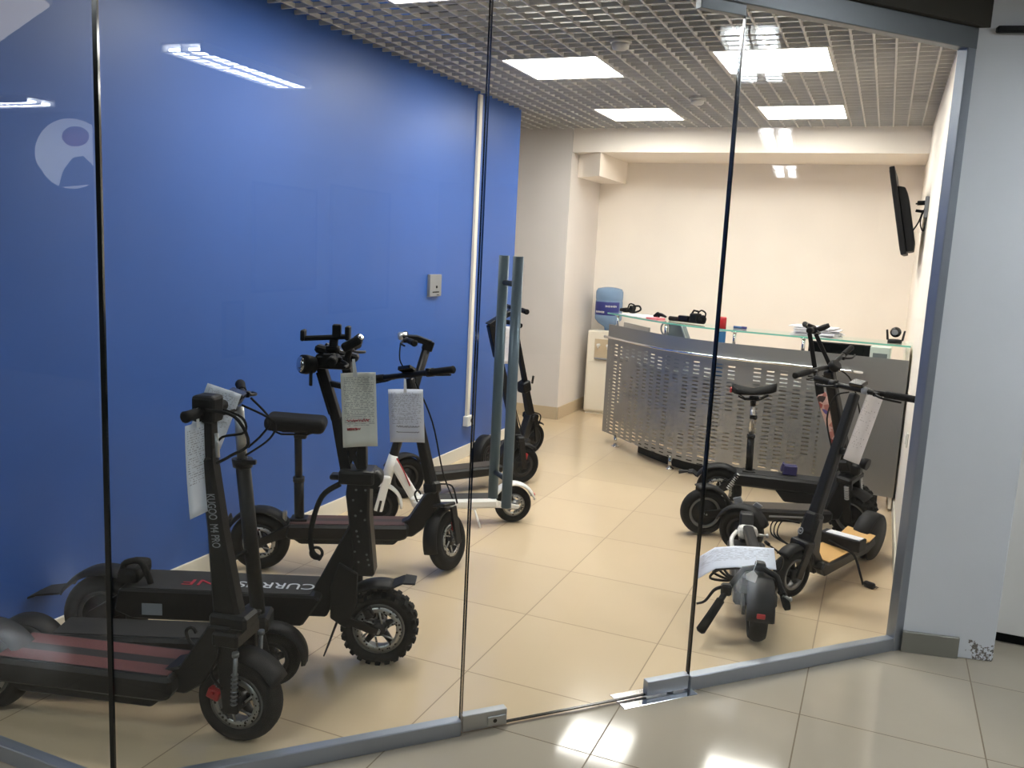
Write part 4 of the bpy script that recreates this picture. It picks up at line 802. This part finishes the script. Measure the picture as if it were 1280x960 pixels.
hb = bars(s, (0.468, 0, 1.205), 0.25, MX, 0.03, 0.02, 0.013, grip=0.12)
part('headlight', 'black_plastic', s, lambda bm: tube(bm, [(0.49, -0.05, 1.215), (0.53, -0.05, 1.235), (0.56, -0.05, 1.25)], [0.016, 0.018, 0.014], 10), MX)
sp_ = part('seat_post', 'black_metal', s, lambda bm: (tube(bm, [(0.175, 0, 0.28), (0.168, 0, 0.52)], 0.022, 14), tube(bm, [(0.163, 0, 0.71), (0.160, 0, 0.765)], 0.017, 14), box(bm, (0.175, 0, 0.292), (0.08, 0.08, 0.014), None, 0.003), lathe(bm, [(0.026, -0.01), (0.026, 0.01)], (0.168, 0, 0.515), (0, 0, 1), 14)))
part('suspension_tube', 'silver', sp_, lambda bm: (tube(bm, [(0.168, 0, 0.52), (0.163, 0, 0.725)], 0.014, 12)), None, 'bare silver tube')
part('clamp', 'black_metal', sp_, lambda bm: box(bm, (0.172, -0.01, 0.64), (0.045, 0.045, 0.025), None, 0.006))
se = part('seat', 'black_rubber', s, lambda bm: seat(bm, (0.16, 0, 0.80), 0.27, 0.17, 0.07, 0.09))
part('saddle_frame', 'black_metal', se, lambda bm: ([tube(bm, [(0.07, y*1.4, 0.772), (0.11, y, 0.748), (0.20, y, 0.755), (0.25, y*0.6, 0.785)], 0.005, 6) for y in (-0.03, 0.03)], box(bm, (0.165, 0, 0.758), (0.06, 0.05, 0.025), None, 0.006)))
part('reflector', 'red_light', se, lambda bm: box(bm, (0.022, 0, 0.80), (0.014, 0.045, 0.035), None, 0.005), None, 'small red reflector')
part('hook_flap', 'dark_tread', s, lambda bm: beam(bm, (-0.20, 0, 0.245), (-0.26, 0.0, 0.235), (0.008, 0.03), (0.02, 0.05), 0.002))

# --- low black scooter beside it
s = scooter('long low black scooter with grey-ringed wheels in the right group', (0.477, 0.98), 25.1)
b0, t0 = (0.84, 0, 0.33), (0.656, 0, 1.02); MX = steer(b0, t0, -50)
wheel(s, (0.897, 0, 0.145), 0.145, 0.095, 0.098, MX, -1, knobs=22, rimmat='rim_grey', spokes=0, disc=False, hub='black_metal')
wheel(s, (0.0, 0, 0.138), 0.138, 0.09, 0.092, None, -1, rimmat='rim_grey', spokes=0, disc=False, hub='black_metal')
fender(s, (0, 0, 0.138), 0.152, 0.10, 10, 110, None)
deckpart(s, 0.16, 0.74, 0.115, 0.185, 0.18, 'black_metal', 'grip_brown')
part('side_strip', 'letter_grey', s, lambda bm: box(bm, (0.47, -0.0915, 0.150), (0.22, 0.002, 0.010)))
for y in (-0.062, 0.062): part('swing_arm', 'black_metal', s, lambda bm: beam(bm, (0.19, y, 0.16), (-0.01, y, 0.14), (0.055, 0.014), (0.04, 0.014)))
part('neck', 'black_metal', s, lambda bm: prism(bm, [(0.70, 0.12), (0.70, 0.185), (0.78, 0.40), (0.85, 0.42), (0.86, 0.30), (0.80, 0.13)], -0.045, 0.045, 0.008))
fk = part('fork', 'black_metal', s, lambda bm: ([beam(bm, (0.85, y, 0.40), (0.90, y, 0.13), (0.05, 0.02), (0.05, 0.018)) for y in (-0.068, 0.068)], box(bm, (0.85, 0, 0.39), (0.10, 0.17, 0.045), None, 0.012), box(bm, (0.88, 0, 0.45), (0.07, 0.07, 0.07), None, 0.02, 2)), MX)
for y in (-0.085, 0.085): part('shock_absorber', 'silver', fk, lambda bm: [lathe(bm, [(0.012, -0.004), (0.015, 0), (0.012, 0.004)], (0.875+0.002*k, y, 0.36-0.014*k), (0.2, 0, -1), 9) for k in range(6)], MX)
fender(s, (0.897, 0, 0.145), 0.160, 0.10, 60, 150, MX)
st = part('stem', 'black_metal', s, lambda bm: (beam(bm, (0.835, 0, 0.41), (0.66, 0, 1.01), (0.065, 0.062), (0.058, 0.055), 0.012), box(bm, (0.825, 0, 0.46), (0.09, 0.085, 0.08), Matrix.Rotation(R(-16), 3, 'Y'), 0.015)), MX)
hb = bars(s, (0.655, 0, 1.025), 0.32, MX, 0.03, 0.03, 0.014, grip=0.13, display=False)
part('display', 'black_plastic', hb, lambda bm: (lathe(bm, [(0.025, -0.025), (0.036, -0.01), (0.036, 0.015), (0.028, 0.024)], (0.69, 0, 1.04), (0.6, 0, 0.8), 18)), MX)
part('headlight', 'black_plastic', s, lambda bm: lathe(bm, [(0.02, -0.03), (0.032, -0.01), (0.034, 0.02)], (0.93, -0.0, 0.50), (1, 0, -0.1), 16), MX)
cable(s, [(0.69, -0.02, 1.0), (0.745, -0.035, 0.82), (0.80, -0.035, 0.62), (0.86, -0.05, 0.46)], 0.004, MX)
cable(s, [(0.69, 0.03, 1.02), (0.78, 0.04, 0.96), (0.86, 0.03, 0.75), (0.87, 0.02, 0.48)], 0.004, MX)

# --- scooter with the wooden deck
s = scooter('black scooter with a wood-coloured deck and round emblem, leaning by the right wall', (1.37, 1.05), -111.5, -5.0)
b0, t0 = (0.80, 0, 0.25), (0.56, 0, 1.02); MX = steer(b0, t0, -10)
wheel(s, (0.885, 0, 0.122), 0.122, 0.062, 0.078, MX, -1, rimmat='rim_grey', spokes=5, disc=False, hub='black_metal')
wheel(s, (0.0, 0, 0.122), 0.122, 0.062, 0.078, None, -1, rimmat='rim_dark', spokes=0, disc=False, hub='black_metal')
fender(s, (0, 0, 0.122), 0.134, 0.09, 0, 195, None, 'black_plastic')
for y in (-0.04, 0.04): part('rear_cover', 'black_plastic', s, lambda bm: lathe(bm, [(0.128, y), (0.12, y*1.25), (0.02, y*1.35)], (0, 0, 0.128), (0, 1, 0), 22))
part('tail_light', 'red_light', s, lambda bm: box(bm, (-0.135, 0, 0.13), (0.01, 0.03, 0.025), None, 0.003))
DW = [(0.08, 0.13), (0.12, 0.178), (0.20, 0.155), (0.66, 0.150), (0.72, 0.17), (0.75, 0.14), (0.68, 0.085), (0.18, 0.095)]
d = part('deck', 'black_metal', s, lambda bm: prism(bm, DW, -0.08, 0.08, 0.008))
part('grip_mat', 'wood', d, lambda bm: (prism(bm, [(0.19, 0.158), (0.19, 0.162), (0.655, 0.158), (0.655, 0.153)], -0.072, 0.072), prism(bm, [(0.115, 0.181), (0.115, 0.185), (0.19, 0.165), (0.19, 0.160)], -0.078, 0.078)), None, 'wood-coloured mat')
part('neck', 'black_metal', s, lambda bm: prism(bm, [(0.62, 0.09), (0.64, 0.152), (0.71, 0.22), (0.745, 0.40), (0.80, 0.40), (0.84, 0.24), (0.78, 0.20), (0.72, 0.09)], -0.042, 0.042, 0.012))
part('fork', 'black_metal', s, lambda bm: ([beam(bm, (0.83, y, 0.26), (0.888, y, 0.11), (0.05, 0.014), (0.045, 0.014)) for y in (-0.045, 0.045)], box(bm, (0.825, 0, 0.265), (0.07, 0.105, 0.045), None, 0.012, 2)), MX)
fender(s, (0.885, 0, 0.122), 0.133, 0.072, 50, 170, MX)
st = part('stem', 'black_metal', s, lambda bm: (beam(bm, (0.775, 0, 0.36), (0.57, 0, 1.0), (0.058, 0.056), (0.046, 0.044), 0.012), box(bm, (0.775, 0, 0.36), (0.075, 0.075, 0.12), Matrix.Rotation(R(-18), 3, 'Y'), 0.018, 2)), MX)
part('emblem', 'letter_grey', st, lambda bm: (lathe(bm, [(0.013, 0.0), (0.018, 0.0), (0.018, 0.003), (0.013, 0.003)], (0.83, -0.018, 0.325), (0.9, -0.3, 0.3), 20, closed=True), lathe(bm, [(0.006, 0.0), (0.006, 0.003)], (0.83, -0.018, 0.325), (0.9, -0.3, 0.3), 10)), MX, 'round ring emblem')
part('joint_lever', 'black_metal', st, lambda bm: box(bm, (0.65, 0.03, 0.72), (0.04, 0.03, 0.03), None, 0.006), MX)
hb = bars(s, (0.56, 0, 1.02), 0.27, MX, 0.06, 0.0, 0.014, grip=0.14, levers=(1, -1), display=True)
part('collar', 'letter_grey', hb, lambda bm: tube(bm, [(0.56, 0.03, 1.02), (0.556, 0.06, 1.02)], 0.019, 12), MX)
cable(s, [(0.575, -0.03, 1.0), (0.62, -0.075, 0.97), (0.66, -0.075, 0.86), (0.665, -0.025, 0.73)], 0.004, MX)
for k in range(3): cable(s, [(0.83, -0.03, 0.36), (0.88+0.015*k, -0.09-0.012*k, 0.36), (0.88+0.01*k, -0.11-0.01*k, 0.28), (0.85, -0.05, 0.24)], 0.0035, MX)

# --- folded scooter standing with its back to the glass
s = scooter('black scooter folded flat at the right, rear wheel towards the glass', (0.965, -0.345), 101.5)
wheel(s, (0.0, 0, 0.125), 0.125, 0.075, 0.078, None, -1, rimmat='rim_dark', spokes=0, disc=False, hub='black_metal')
fender(s, (0, 0, 0.125), 0.138, 0.115, 20, 175, None)
part('rear_light', 'red_part', s, lambda bm: box(bm, (-0.149, 0, 0.165), (0.008, 0.035, 0.022), None, 0.003))
deckpart(s, 0.13, 0.88, 0.085, 0.155, 0.19, 'black_metal', 'grip_black')
part('battery_cover', 'black_plastic', s, lambda bm: prism(bm, [(0.02, 0.27), (0.16, 0.26), (0.30, 0.16), (0.12, 0.15), (0.04, 0.22)], -0.085, 0.085, 0.012))
for y in (-0.06, 0.06): part('rear_arm', 'black_metal', s, lambda bm: beam(bm, (0.18, y, 0.14), (-0.01, y, 0.125), (0.05, 0.014), (0.04, 0.014)))
part('neck', 'black_metal', s, lambda bm: prism(bm, [(0.82, 0.09), (0.82, 0.155), (0.92, 0.21), (0.98, 0.27), (1.04, 0.27), (1.02, 0.20), (0.96, 0.12), (0.90, 0.09)], -0.035, 0.035, 0.008))
MXF = Matrix.Translation((1.14, 0, 0)) @ Matrix.Rotation(R(68), 4, 'Z') @ Matrix.Translation((-1.14, 0, 0))
wheel(s, (1.15, 0, 0.125), 0.125, 0.08, 0.076, MXF, -1, rimmat='rim_dark', spokes=0, disc=False, hub='black_metal')
fender(s, (1.15, 0, 0.125), 0.137, 0.10, 20, 160, MXF)
part('fork', 'grey_plastic', s, lambda bm: prism(bm, [(1.06, 0.27), (1.085, 0.24), (1.095, 0.17), (1.12, 0.06), (1.18, 0.06), (1.20, 0.17), (1.215, 0.25), (1.235, 0.28), (1.19, 0.30), (1.17, 0.26), (1.13, 0.25), (1.10, 0.285)], -0.066, -0.052, 0.004), MXF, 'grey fork plate')
part('folding_hinge', 'white_gloss', s, lambda bm: (box(bm, (0.86, 0.0, 0.205), (0.12, 0.10, 0.07), Matrix.Rotation(R(12), 3, 'Y'), 0.025, 2), tube(bm, [(0.84, 0.055, 0.21), (0.74, 0.085, 0.20), (0.68, 0.08, 0.16)], 0.011, 8, curve=True)), None, 'cream hinge cover')
st = part('stem', 'black_metal', s, lambda bm: beam(bm, (0.84, 0, 0.225), (0.05, 0, 0.305), (0.05, 0.055), (0.042, 0.048), 0.012))
part('hinge_bolt', 'silver', st, lambda bm: (tube(bm, [(0.80, -0.05, 0.215), (0.80, -0.09, 0.215)], 0.007, 8), lathe(bm, [(0.006, -0.008), (0.013, 0), (0.006, 0.008)], (0.80, -0.095, 0.215), (0, 1, 0), 10)))
hb = part('handlebar', 'black_metal', s, lambda bm: tube(bm, [(-0.10, 0.215, 0.09), (-0.03, 0.145, 0.20), (0.05, 0.07, 0.29), (0.06, 0, 0.305), (0.04, -0.07, 0.275), (0.0, -0.095, 0.22)], 0.013, 10))
part('grip', 'black_rubber', hb, lambda bm: tube(bm, [(-0.045, 0.160, 0.175), (-0.085, 0.200, 0.113), (-0.118, 0.236, 0.058), (-0.122, 0.24, 0.052)], [0.018, 0.019, 0.021, 0.012], 12))
part('brake_lever', 'black_metal', hb, lambda bm: (box(bm, (-0.02, 0.14, 0.215), (0.04, 0.045, 0.05), None, 0.008), tube(bm, [(-0.02, 0.155, 0.225), (-0.03, 0.19, 0.21), (-0.04, 0.225, 0.16), (-0.045, 0.26, 0.145)], [0.009, 0.007, 0.006, 0.005], 7, curve=True)))
part('bar_end_nut', 'silver', hb, lambda bm: (tube(bm, [(-0.0, -0.095, 0.21), (-0.005, -0.125, 0.20)], 0.008, 8), lathe(bm, [(0.007, -0.007), (0.012, 0), (0.007, 0.007)], (-0.006, -0.128, 0.20), (0, 1, 0), 10)))
part('grip', 'black_rubber', hb, lambda bm: tube(bm, [(0.03, -0.085, 0.25), (-0.01, -0.115, 0.17), (-0.015, -0.12, 0.155)], [0.016, 0.017, 0.012], 10))
for k in range(4):
    cable(s, [(0.10, 0.05, 0.28), (0.20+0.02*k, 0.12+0.012*k, 0.26-0.02*k), (0.30, 0.16+0.012*k, 0.23-0.03*k), (0.20+0.03*k, 0.12, 0.20-0.02*k), (0.14, 0.08, 0.22)], 0.006)
cable(s, [(0.08, -0.05, 0.31), (0.18, -0.10, 0.32), (0.26, -0.11, 0.24), (0.40, -0.08, 0.15)], 0.005)
# ------------------------------------------------------------------ paper tags
def sheet_bm(w_, h_, bend, n=10):
    bm = bmesh.new(); uvl = bm.loops.layers.uv.verify(); V = []
    for j in range(n+1):
        row = []
        for i in range(5):
            a, b_ = i/4, j/n
            row.append(bm.verts.new(((a-0.5)*w_, bend(a, b_), -h_*(1-b_))))
        V.append(row)
    for j in range(n):
        for i in range(4):
            f = bm.faces.new((V[j][i], V[j][i+1], V[j+1][i+1], V[j+1][i])); f.smooth = True
            for l in f.loops: l[uvl].uv = (l.vert.co.x/w_+0.5, l.vert.co.z/h_+1)
    return bm
def scribble(x0, x1, z, amp, seed, n=26):
    rd = random.Random(seed); pts = []
    for k in range(n):
        f = k/(n-1); pts.append((x0+(x1-x0)*f + rd.uniform(-1, 1)*amp*0.5, -0.0022, z + math.sin(k*2.1)*amp*rd.uniform(0.4, 1)))
    return pts
def paper(label, loc, yaw, w_, h_, material, bend=lambda a, b_: 0.006*math.sin(a*PI), tilt=(0, 0), tape=None, ink=None):
    t = thing('paper_tag', label, 'paper', loc, (R(tilt[0]), R(tilt[1]), R(yaw)), 'paper tags hanging from scooters')
    bm = sheet_bm(w_, h_, bend)
    o = obj('sheet', bm, material, t, None, False)
    md = o.modifiers.new('solid', 'SOLIDIFY'); md.thickness = 0.0006
    if tape: part('tape', 'paper_plain', t, lambda bm: beam(bm, (tape[0], -0.002, -0.015), (tape[0]+tape[2], 0.0, tape[1]), (0.016, 0.001), (0.010, 0.001), 0))
    if ink:
        for k, (x0, x1, z, amp, mt) in enumerate(ink):
            part('handwriting', mt, t, lambda bm: tube(bm, scribble(x0, x1, z, amp, k+len(label)), 0.0013, 4, curve=True))
    return t
paper('white price sheet with two lines of red handwriting on the twin-post scooter', (-0.392, -1.40, 1.145), 33, 0.125, 0.275, 'sheet_warm', tape=(-0.01, 0.05, -0.005), ink=[(-0.045, 0.035, -0.175, 0.006, 'ink_red'), (-0.045, 0.0, -0.207, 0.006, 'ink_red')], tilt=(0, -3))
paper('white price sheet with black handwriting hung from the seated scooter on the left', (-0.70, -0.52, 0.935), 14, 0.17, 0.255, 'sheet_cool', tape=(0.0, 0.05, 0.0), ink=[(-0.05, 0.06, -0.178, 0.006, 'ink_black'), (-0.05, 0.06, -0.205, 0.003, 'ink_black')], tilt=(0, -4))
paper('long white price sheet on the left of the lettered scooter', (-0.546, -2.036, 1.049), 99, 0.125, 0.285, 'sheet_cool', lambda a, b_: -0.015*(1-b_)**2, tape=(0.0, 0.045, 0.0), ink=[(-0.03, 0.03, -0.21, 0.005, 'ink_black'), (-0.045, -0.02, -0.235, 0.004, 'ink_black')])
paper('white sheet with its corner raised behind the scooter handles at the front left', (-0.607, -1.847, 1.121), 62, 0.12, 0.19, 'sheet_cool', tilt=(0, 22))
paper('white sheet hanging on the black scooter behind the steel door handles', (-0.945, 1.223, 1.101), 30, 0.10, 0.25, 'sheet_blank')
paper('large white sheet hanging from the handlebar near the right wall', (1.337, 0.500, 1.011), 48, 0.115, 0.36, 'sheet_blank', lambda a, b_: 0.02*math.sin(a*PI), tilt=(0, 19))
paper('white sheet folded over the folded scooter', (0.825, -0.20, 0.350), 12, 0.34, 0.135, 'sheet_cool', lambda a, b_: 0.02*(a-0.6)**2 + 0.9*max(0.0, 0.32-a)**1.3*0.4, tilt=(-66, -4))
t = thing('tie_tag', 'small white cardboard tag dangling on the folded scooter', 'tag', (0.943, -0.450, 0.342), (R(10), R(8), R(10)))
part('card', 'paper_plain', t, lambda bm: prism(bm, [(-0.02, -0.05), (-0.024, -0.025), (0, 0), (0.022, -0.02), (0.02, -0.055)], -0.0008, 0.0008))
part('string', 'paper_plain', t, lambda bm: tube(bm, [(0, 0, -0.005), (0.004, 0.01, 0.03), (0, 0.02, 0.06)], 0.0015, 5))
# ------------------------------------------------------------------ loose things
t = thing('charger', 'black charger brick with a pale label on the wooden scooter deck', 'charger', (1.255, 0.68, 0.155), (0, 0, R(-22)))
part('body', 'black_plastic', t, lambda bm: box(bm, (0, 0, 0.035), (0.22, 0.085, 0.062), None, 0.006, 2))
part('label', 'paper_plain', t, lambda bm: box(bm, (0.01, 0, 0.067), (0.18, 0.06, 0.002)))
part('cable', 'black_rubber', t, lambda bm: tube(bm, [(-0.05, -0.044, 0.03), (0.03, -0.07, 0.02), (0.10, -0.075, 0.0), (0.14, -0.07, -0.09), (0.152, -0.05, -0.146)], 0.006, 7, curve=True))
part('cable', 'black_rubber', t, lambda bm: tube(bm, [(-0.11, 0.0, 0.03), (-0.17, 0.01, 0.01), (-0.225, 0.0, -0.09), (-0.30, 0.0, -0.148), (-0.40, 0.07, -0.148), (-0.47, 0.115, -0.147)], 0.005, 7, curve=True))
part('plug', 'black_plastic', t, lambda bm: (lathe(bm, [(0.008, 0), (0.016, 0.01), (0.019, 0.05), (0.014, 0.056)], (0.152, -0.045, -0.137), (0.25, 0.0, -0.03), 12), [tube(bm, [(0.205, -0.045+q, -0.142), (0.225, -0.045+q, -0.143)], 0.0025, 5) for q in (-0.008, 0.008)]))
part('connector', 'black_plastic', t, lambda bm: tube(bm, [(-0.465, 0.11, -0.144), (-0.50, 0.135, -0.143)], 0.010, 8))
t = thing('small_box', 'small purple-blue box lying on the deck of the saddle scooter', 'box', (0.89, 1.565, 0.292), (0, 0, R(10)))
part('carton', 'blue_box', t, lambda bm: box(bm, (0, 0, 0.03), (0.085, 0.06, 0.058), None, 0.003))
part('lid_flap', 'blue_box', t, lambda bm: box(bm, (-0.045, 0, 0.045), (0.012, 0.058, 0.05), Matrix.Rotation(R(15), 3, 'Y'), 0.002))
# on the counter glass
ZT = 1.118
def onc(i, d, z=ZT): q = offs(CP, d)[i]; return (q.x, q.y, z)
t = thing('paper_stack', 'untidy stack of white papers on the right end of the counter glass', 'papers', onc(45, 0.12), (0, 0, R(-5)))
rd = random.Random(3)
for k in range(9):
    a = R(rd.uniform(-16, 16))
    part('sheet', ['paper_plain', 'sheet_blank', 'paper_plain', 'paper_plain', 'paper_plain'][k % 5], t, lambda bm: box(bm, (rd.uniform(-0.02, 0.02), rd.uniform(-0.01, 0.01), 0.003+k*0.0072), (0.30-0.012*k*(k % 2), 0.20, 0.005 if k % 3 else 0.0065), Matrix.Rotation(a, 3, 'Z')))
t = thing('ptz_camera', 'small black swivel camera at the right end of the counter', 'camera', onc(52, 0.10), (0, 0, R(-10)))
part('base', 'black_plastic', t, lambda bm: lathe(bm, [(0.045, 0.0), (0.045, 0.018), (0.035, 0.024)], (0, 0, 0), (0, 0, 1), 20))
part('yoke', 'black_plastic', t, lambda bm: [beam(bm, (s*0.045, 0, 0.018), (s*0.055, 0, 0.085), (0.012, 0.03), (0.010, 0.025), 0.003) for s in (-1, 1)])
hd_ = part('head', 'black_gloss', t, lambda bm: (lathe(bm, [(0.004, -0.036), (0.022, -0.03), (0.034, -0.01), (0.034, 0.01), (0.022, 0.03), (0.004, 0.036)], (0, 0, 0.072), (0, 1, 0), 18)))
part('lens', 'grey_plastic', hd_, lambda bm: lathe(bm, [(0.016, -0.031), (0.020, -0.037), (0.014, -0.037)], (0, 0, 0.072), (0, 1, 0), 16))
t = thing('papers', 'white sheets lying on the left end of the counter glass', 'papers', onc(8, 0.11), (0, 0, R(-35)))
part('sheet', 'paper_plain', t, lambda bm: box(bm, (0, 0, 0.0015), (0.28, 0.20, 0.003))); part('sheet', 'paper_plain', t, lambda bm: box(bm, (-0.03, 0.0, 0.0045), (0.25, 0.19, 0.003), Matrix.Rotation(R(9), 3, 'Z')))
t = thing('pink_pad', 'pink paper pad beside the black parts on the counter', 'papers', onc(14, 0.07), (0, 0, R(-30)))
part('pad', 'pink_paper', t, lambda bm: box(bm, (0, 0, 0.006), (0.12, 0.09, 0.012)))
t = thing('dismantled_controls', 'tangle of small black scooter controls at the left end of the counter', 'scooter parts', onc(4, 0.12, ZT+0.006), (0, 0, R(-30)))
part('lever_block', 'black_plastic', t, lambda bm: (box(bm, (0.02, 0, 0.034), (0.04, 0.05, 0.058), Matrix.Rotation(R(20), 3, 'Y'), 0.008, 2), box(bm, (-0.05, 0, 0.022), (0.05, 0.05, 0.036), None, 0.008), tube(bm, [(-0.11, 0.0, 0.02), (-0.03, 0, 0.03)], 0.016, 10)))
part('cable', 'black_rubber', t, lambda bm: (tube(bm, [(0.03, 0, 0.06), (0.08, 0.02, 0.065), (0.115, 0, 0.035), (0.06, -0.03, 0.012), (0.0, -0.03, 0.03)], 0.008, 7, curve=True), tube(bm, [(-0.05, 0.02, 0.04), (-0.03, 0.02, 0.075), (0.02, 0.02, 0.07), (0.04, 0.0, 0.05)], 0.006, 7, curve=True)))
t = thing('brake_lever_set', 'small black brake lever and clamp lying left of the long handlebar part', 'scooter parts', onc(13, 0.14), (0, 0, R(-30)))
part('lever', 'black_metal', t, lambda bm: (tube(bm, [(-0.06, 0, 0.014), (-0.03, 0.0, 0.03), (0.02, 0, 0.032), (0.07, 0, 0.02)], [0.010, 0.014, 0.014, 0.008], 8, curve=True),))
part('clamp', 'black_metal', t, lambda bm: lathe(bm, [(0.018, -0.015), (0.026, 0), (0.018, 0.015), (0.012, 0)], (-0.02, 0, 0.026), (0, 1, 0), 14, closed=True))
t = thing('handlebar_assembly', 'long black loose handlebar assembly lying on the counter glass', 'scooter parts', onc(21, 0.13), (0, 0, R(-28)))
part('bar', 'black_metal', t, lambda bm: tube(bm, [(-0.17, 0, 0.02), (0.10, 0, 0.022)], 0.018, 12))
part('display', 'black_gloss', t, lambda bm: box(bm, (-0.02, 0.0, 0.032), (0.10, 0.06, 0.045), None, 0.01, 2))
part('control_block', 'black_plastic', t, lambda bm: (box(bm, (0.08, 0, 0.045), (0.07, 0.07, 0.07), None, 0.012, 2), tube(bm, [(0.04, 0, 0.07), (0.06, 0, 0.10), (0.10, 0.0, 0.095)], 0.008, 7)))
part('grip', 'black_rubber', t, lambda bm: (tube(bm, [(0.10, 0, 0.03), (0.16, 0, 0.032)], 0.026, 12), lathe(bm, [(0.018, -0.02), (0.032, 0), (0.018, 0.02), (0.012, 0)], (0.15, 0, 0.042), (0, 1, 0), 16, closed=True)))
part('cable', 'black_rubber', t, lambda bm: tube(bm, [(0.09, 0.01, 0.08), (0.12, 0.01, 0.105), (0.17, 0.0, 0.09), (0.165, 0, 0.05)], 0.006, 7, curve=True))
t = thing('marker_pen', 'short dark blue marker lying on the middle of the counter glass', 'pen', onc(33, 0.14), (0, 0, R(-20)))
part('barrel', 'tube_blue', t, lambda bm: tube(bm, [(-0.05, 0, 0.009), (0.02, 0, 0.009)], 0.009, 10)); part('cap', 'label_blue', t, lambda bm: tube(bm, [(0.015, 0, 0.010), (0.05, 0, 0.010)], 0.010, 10))
q = offs(CP, 0.14)[29]
t = thing('spray_can', 'tall blue can with a red cap standing behind the counter front', 'can', (q.x, q.y, 0.75))
part('can', 'tube_blue', t, lambda bm: lathe(bm, [(0.030, 0.0), (0.032, 0.005), (0.032, 0.335), (0.026, 0.345)], (0, 0, 0), (0, 0, 1), 20))
part('collar', 'white_gloss', t, lambda bm: lathe(bm, [(0.031, 0.335), (0.031, 0.352), (0.027, 0.36)], (0, 0, 0), (0, 0, 1), 20))
part('cap', 'red_cap', t, lambda bm: lathe(bm, [(0.029, 0.35), (0.029, 0.435), (0.024, 0.442)], (0, 0, 0), (0, 0, 1), 20))
q = offs(CP, 0.2)[17]
t = thing('document_rack', 'grey slanted desk rack showing above the counter front', 'rack', (q.x, q.y, 0.75), (0, 0, R(-32)))
part('panel', 'grey_plastic', t, lambda bm: prism(bm, [(-0.12, 0.0), (-0.12, 0.335), (0.02, 0.335), (0.10, 0.20), (0.10, 0.0)], 0.0, 0.05, 0.004))
part('frame', 'silver', t, lambda bm: tube(bm, [(-0.12, -0.01, 0.02), (-0.12, -0.01, 0.34), (0.02, -0.01, 0.34), (0.105, -0.01, 0.20), (0.105, -0.01, 0.02)], 0.007, 8))
part('side_loop', 'grey_plastic', t, lambda bm: lathe(bm, [(0.045, -0.006), (0.055, -0.006), (0.055, 0.006), (0.045, 0.006)], (-0.17, 0.02, 0.29), (0, 1, 0), 18, closed=True))
t = thing('computer_monitor', 'black monitor whose edge shows under the counter glass', 'monitor', (1.08, 2.50, 0.75), (0, 0, R(-4)))
part('screen_back', 'black_plastic', t, lambda bm: box(bm, (0, 0, 0.17), (0.44, 0.03, 0.29), None, 0.006))
part('stand', 'black_plastic', t, lambda bm: (box(bm, (0, 0.03, 0.06), (0.05, 0.03, 0.12)), box(bm, (0, 0.03, 0.006), (0.2, 0.16, 0.012), None, 0.003)))
t = thing('desk_phone_box', 'small white device box under the right end of the counter glass', 'box', (1.34, 2.33, 0.75), (0, 0, R(-4)))
part('shell', 'white_gloss', t, lambda bm: box(bm, (0, 0, 0.165), (0.13, 0.10, 0.33), None, 0.006)); part('vent', 'grey_plastic', t, lambda bm: box(bm, (0, -0.051, 0.26), (0.09, 0.003, 0.05)))
t = thing('wall_switch', 'small white switch low on the right wall', 'switch', (XR, 1.25, 0.66))
part('plate', 'plug_white', t, lambda bm: box(bm, (-0.005, 0, 0), (0.01, 0.08, 0.08), None, 0.003)); part('rocker', 'plug_white', t, lambda bm: box(bm, (-0.012, 0, 0), (0.006, 0.04, 0.05), None, 0.002))
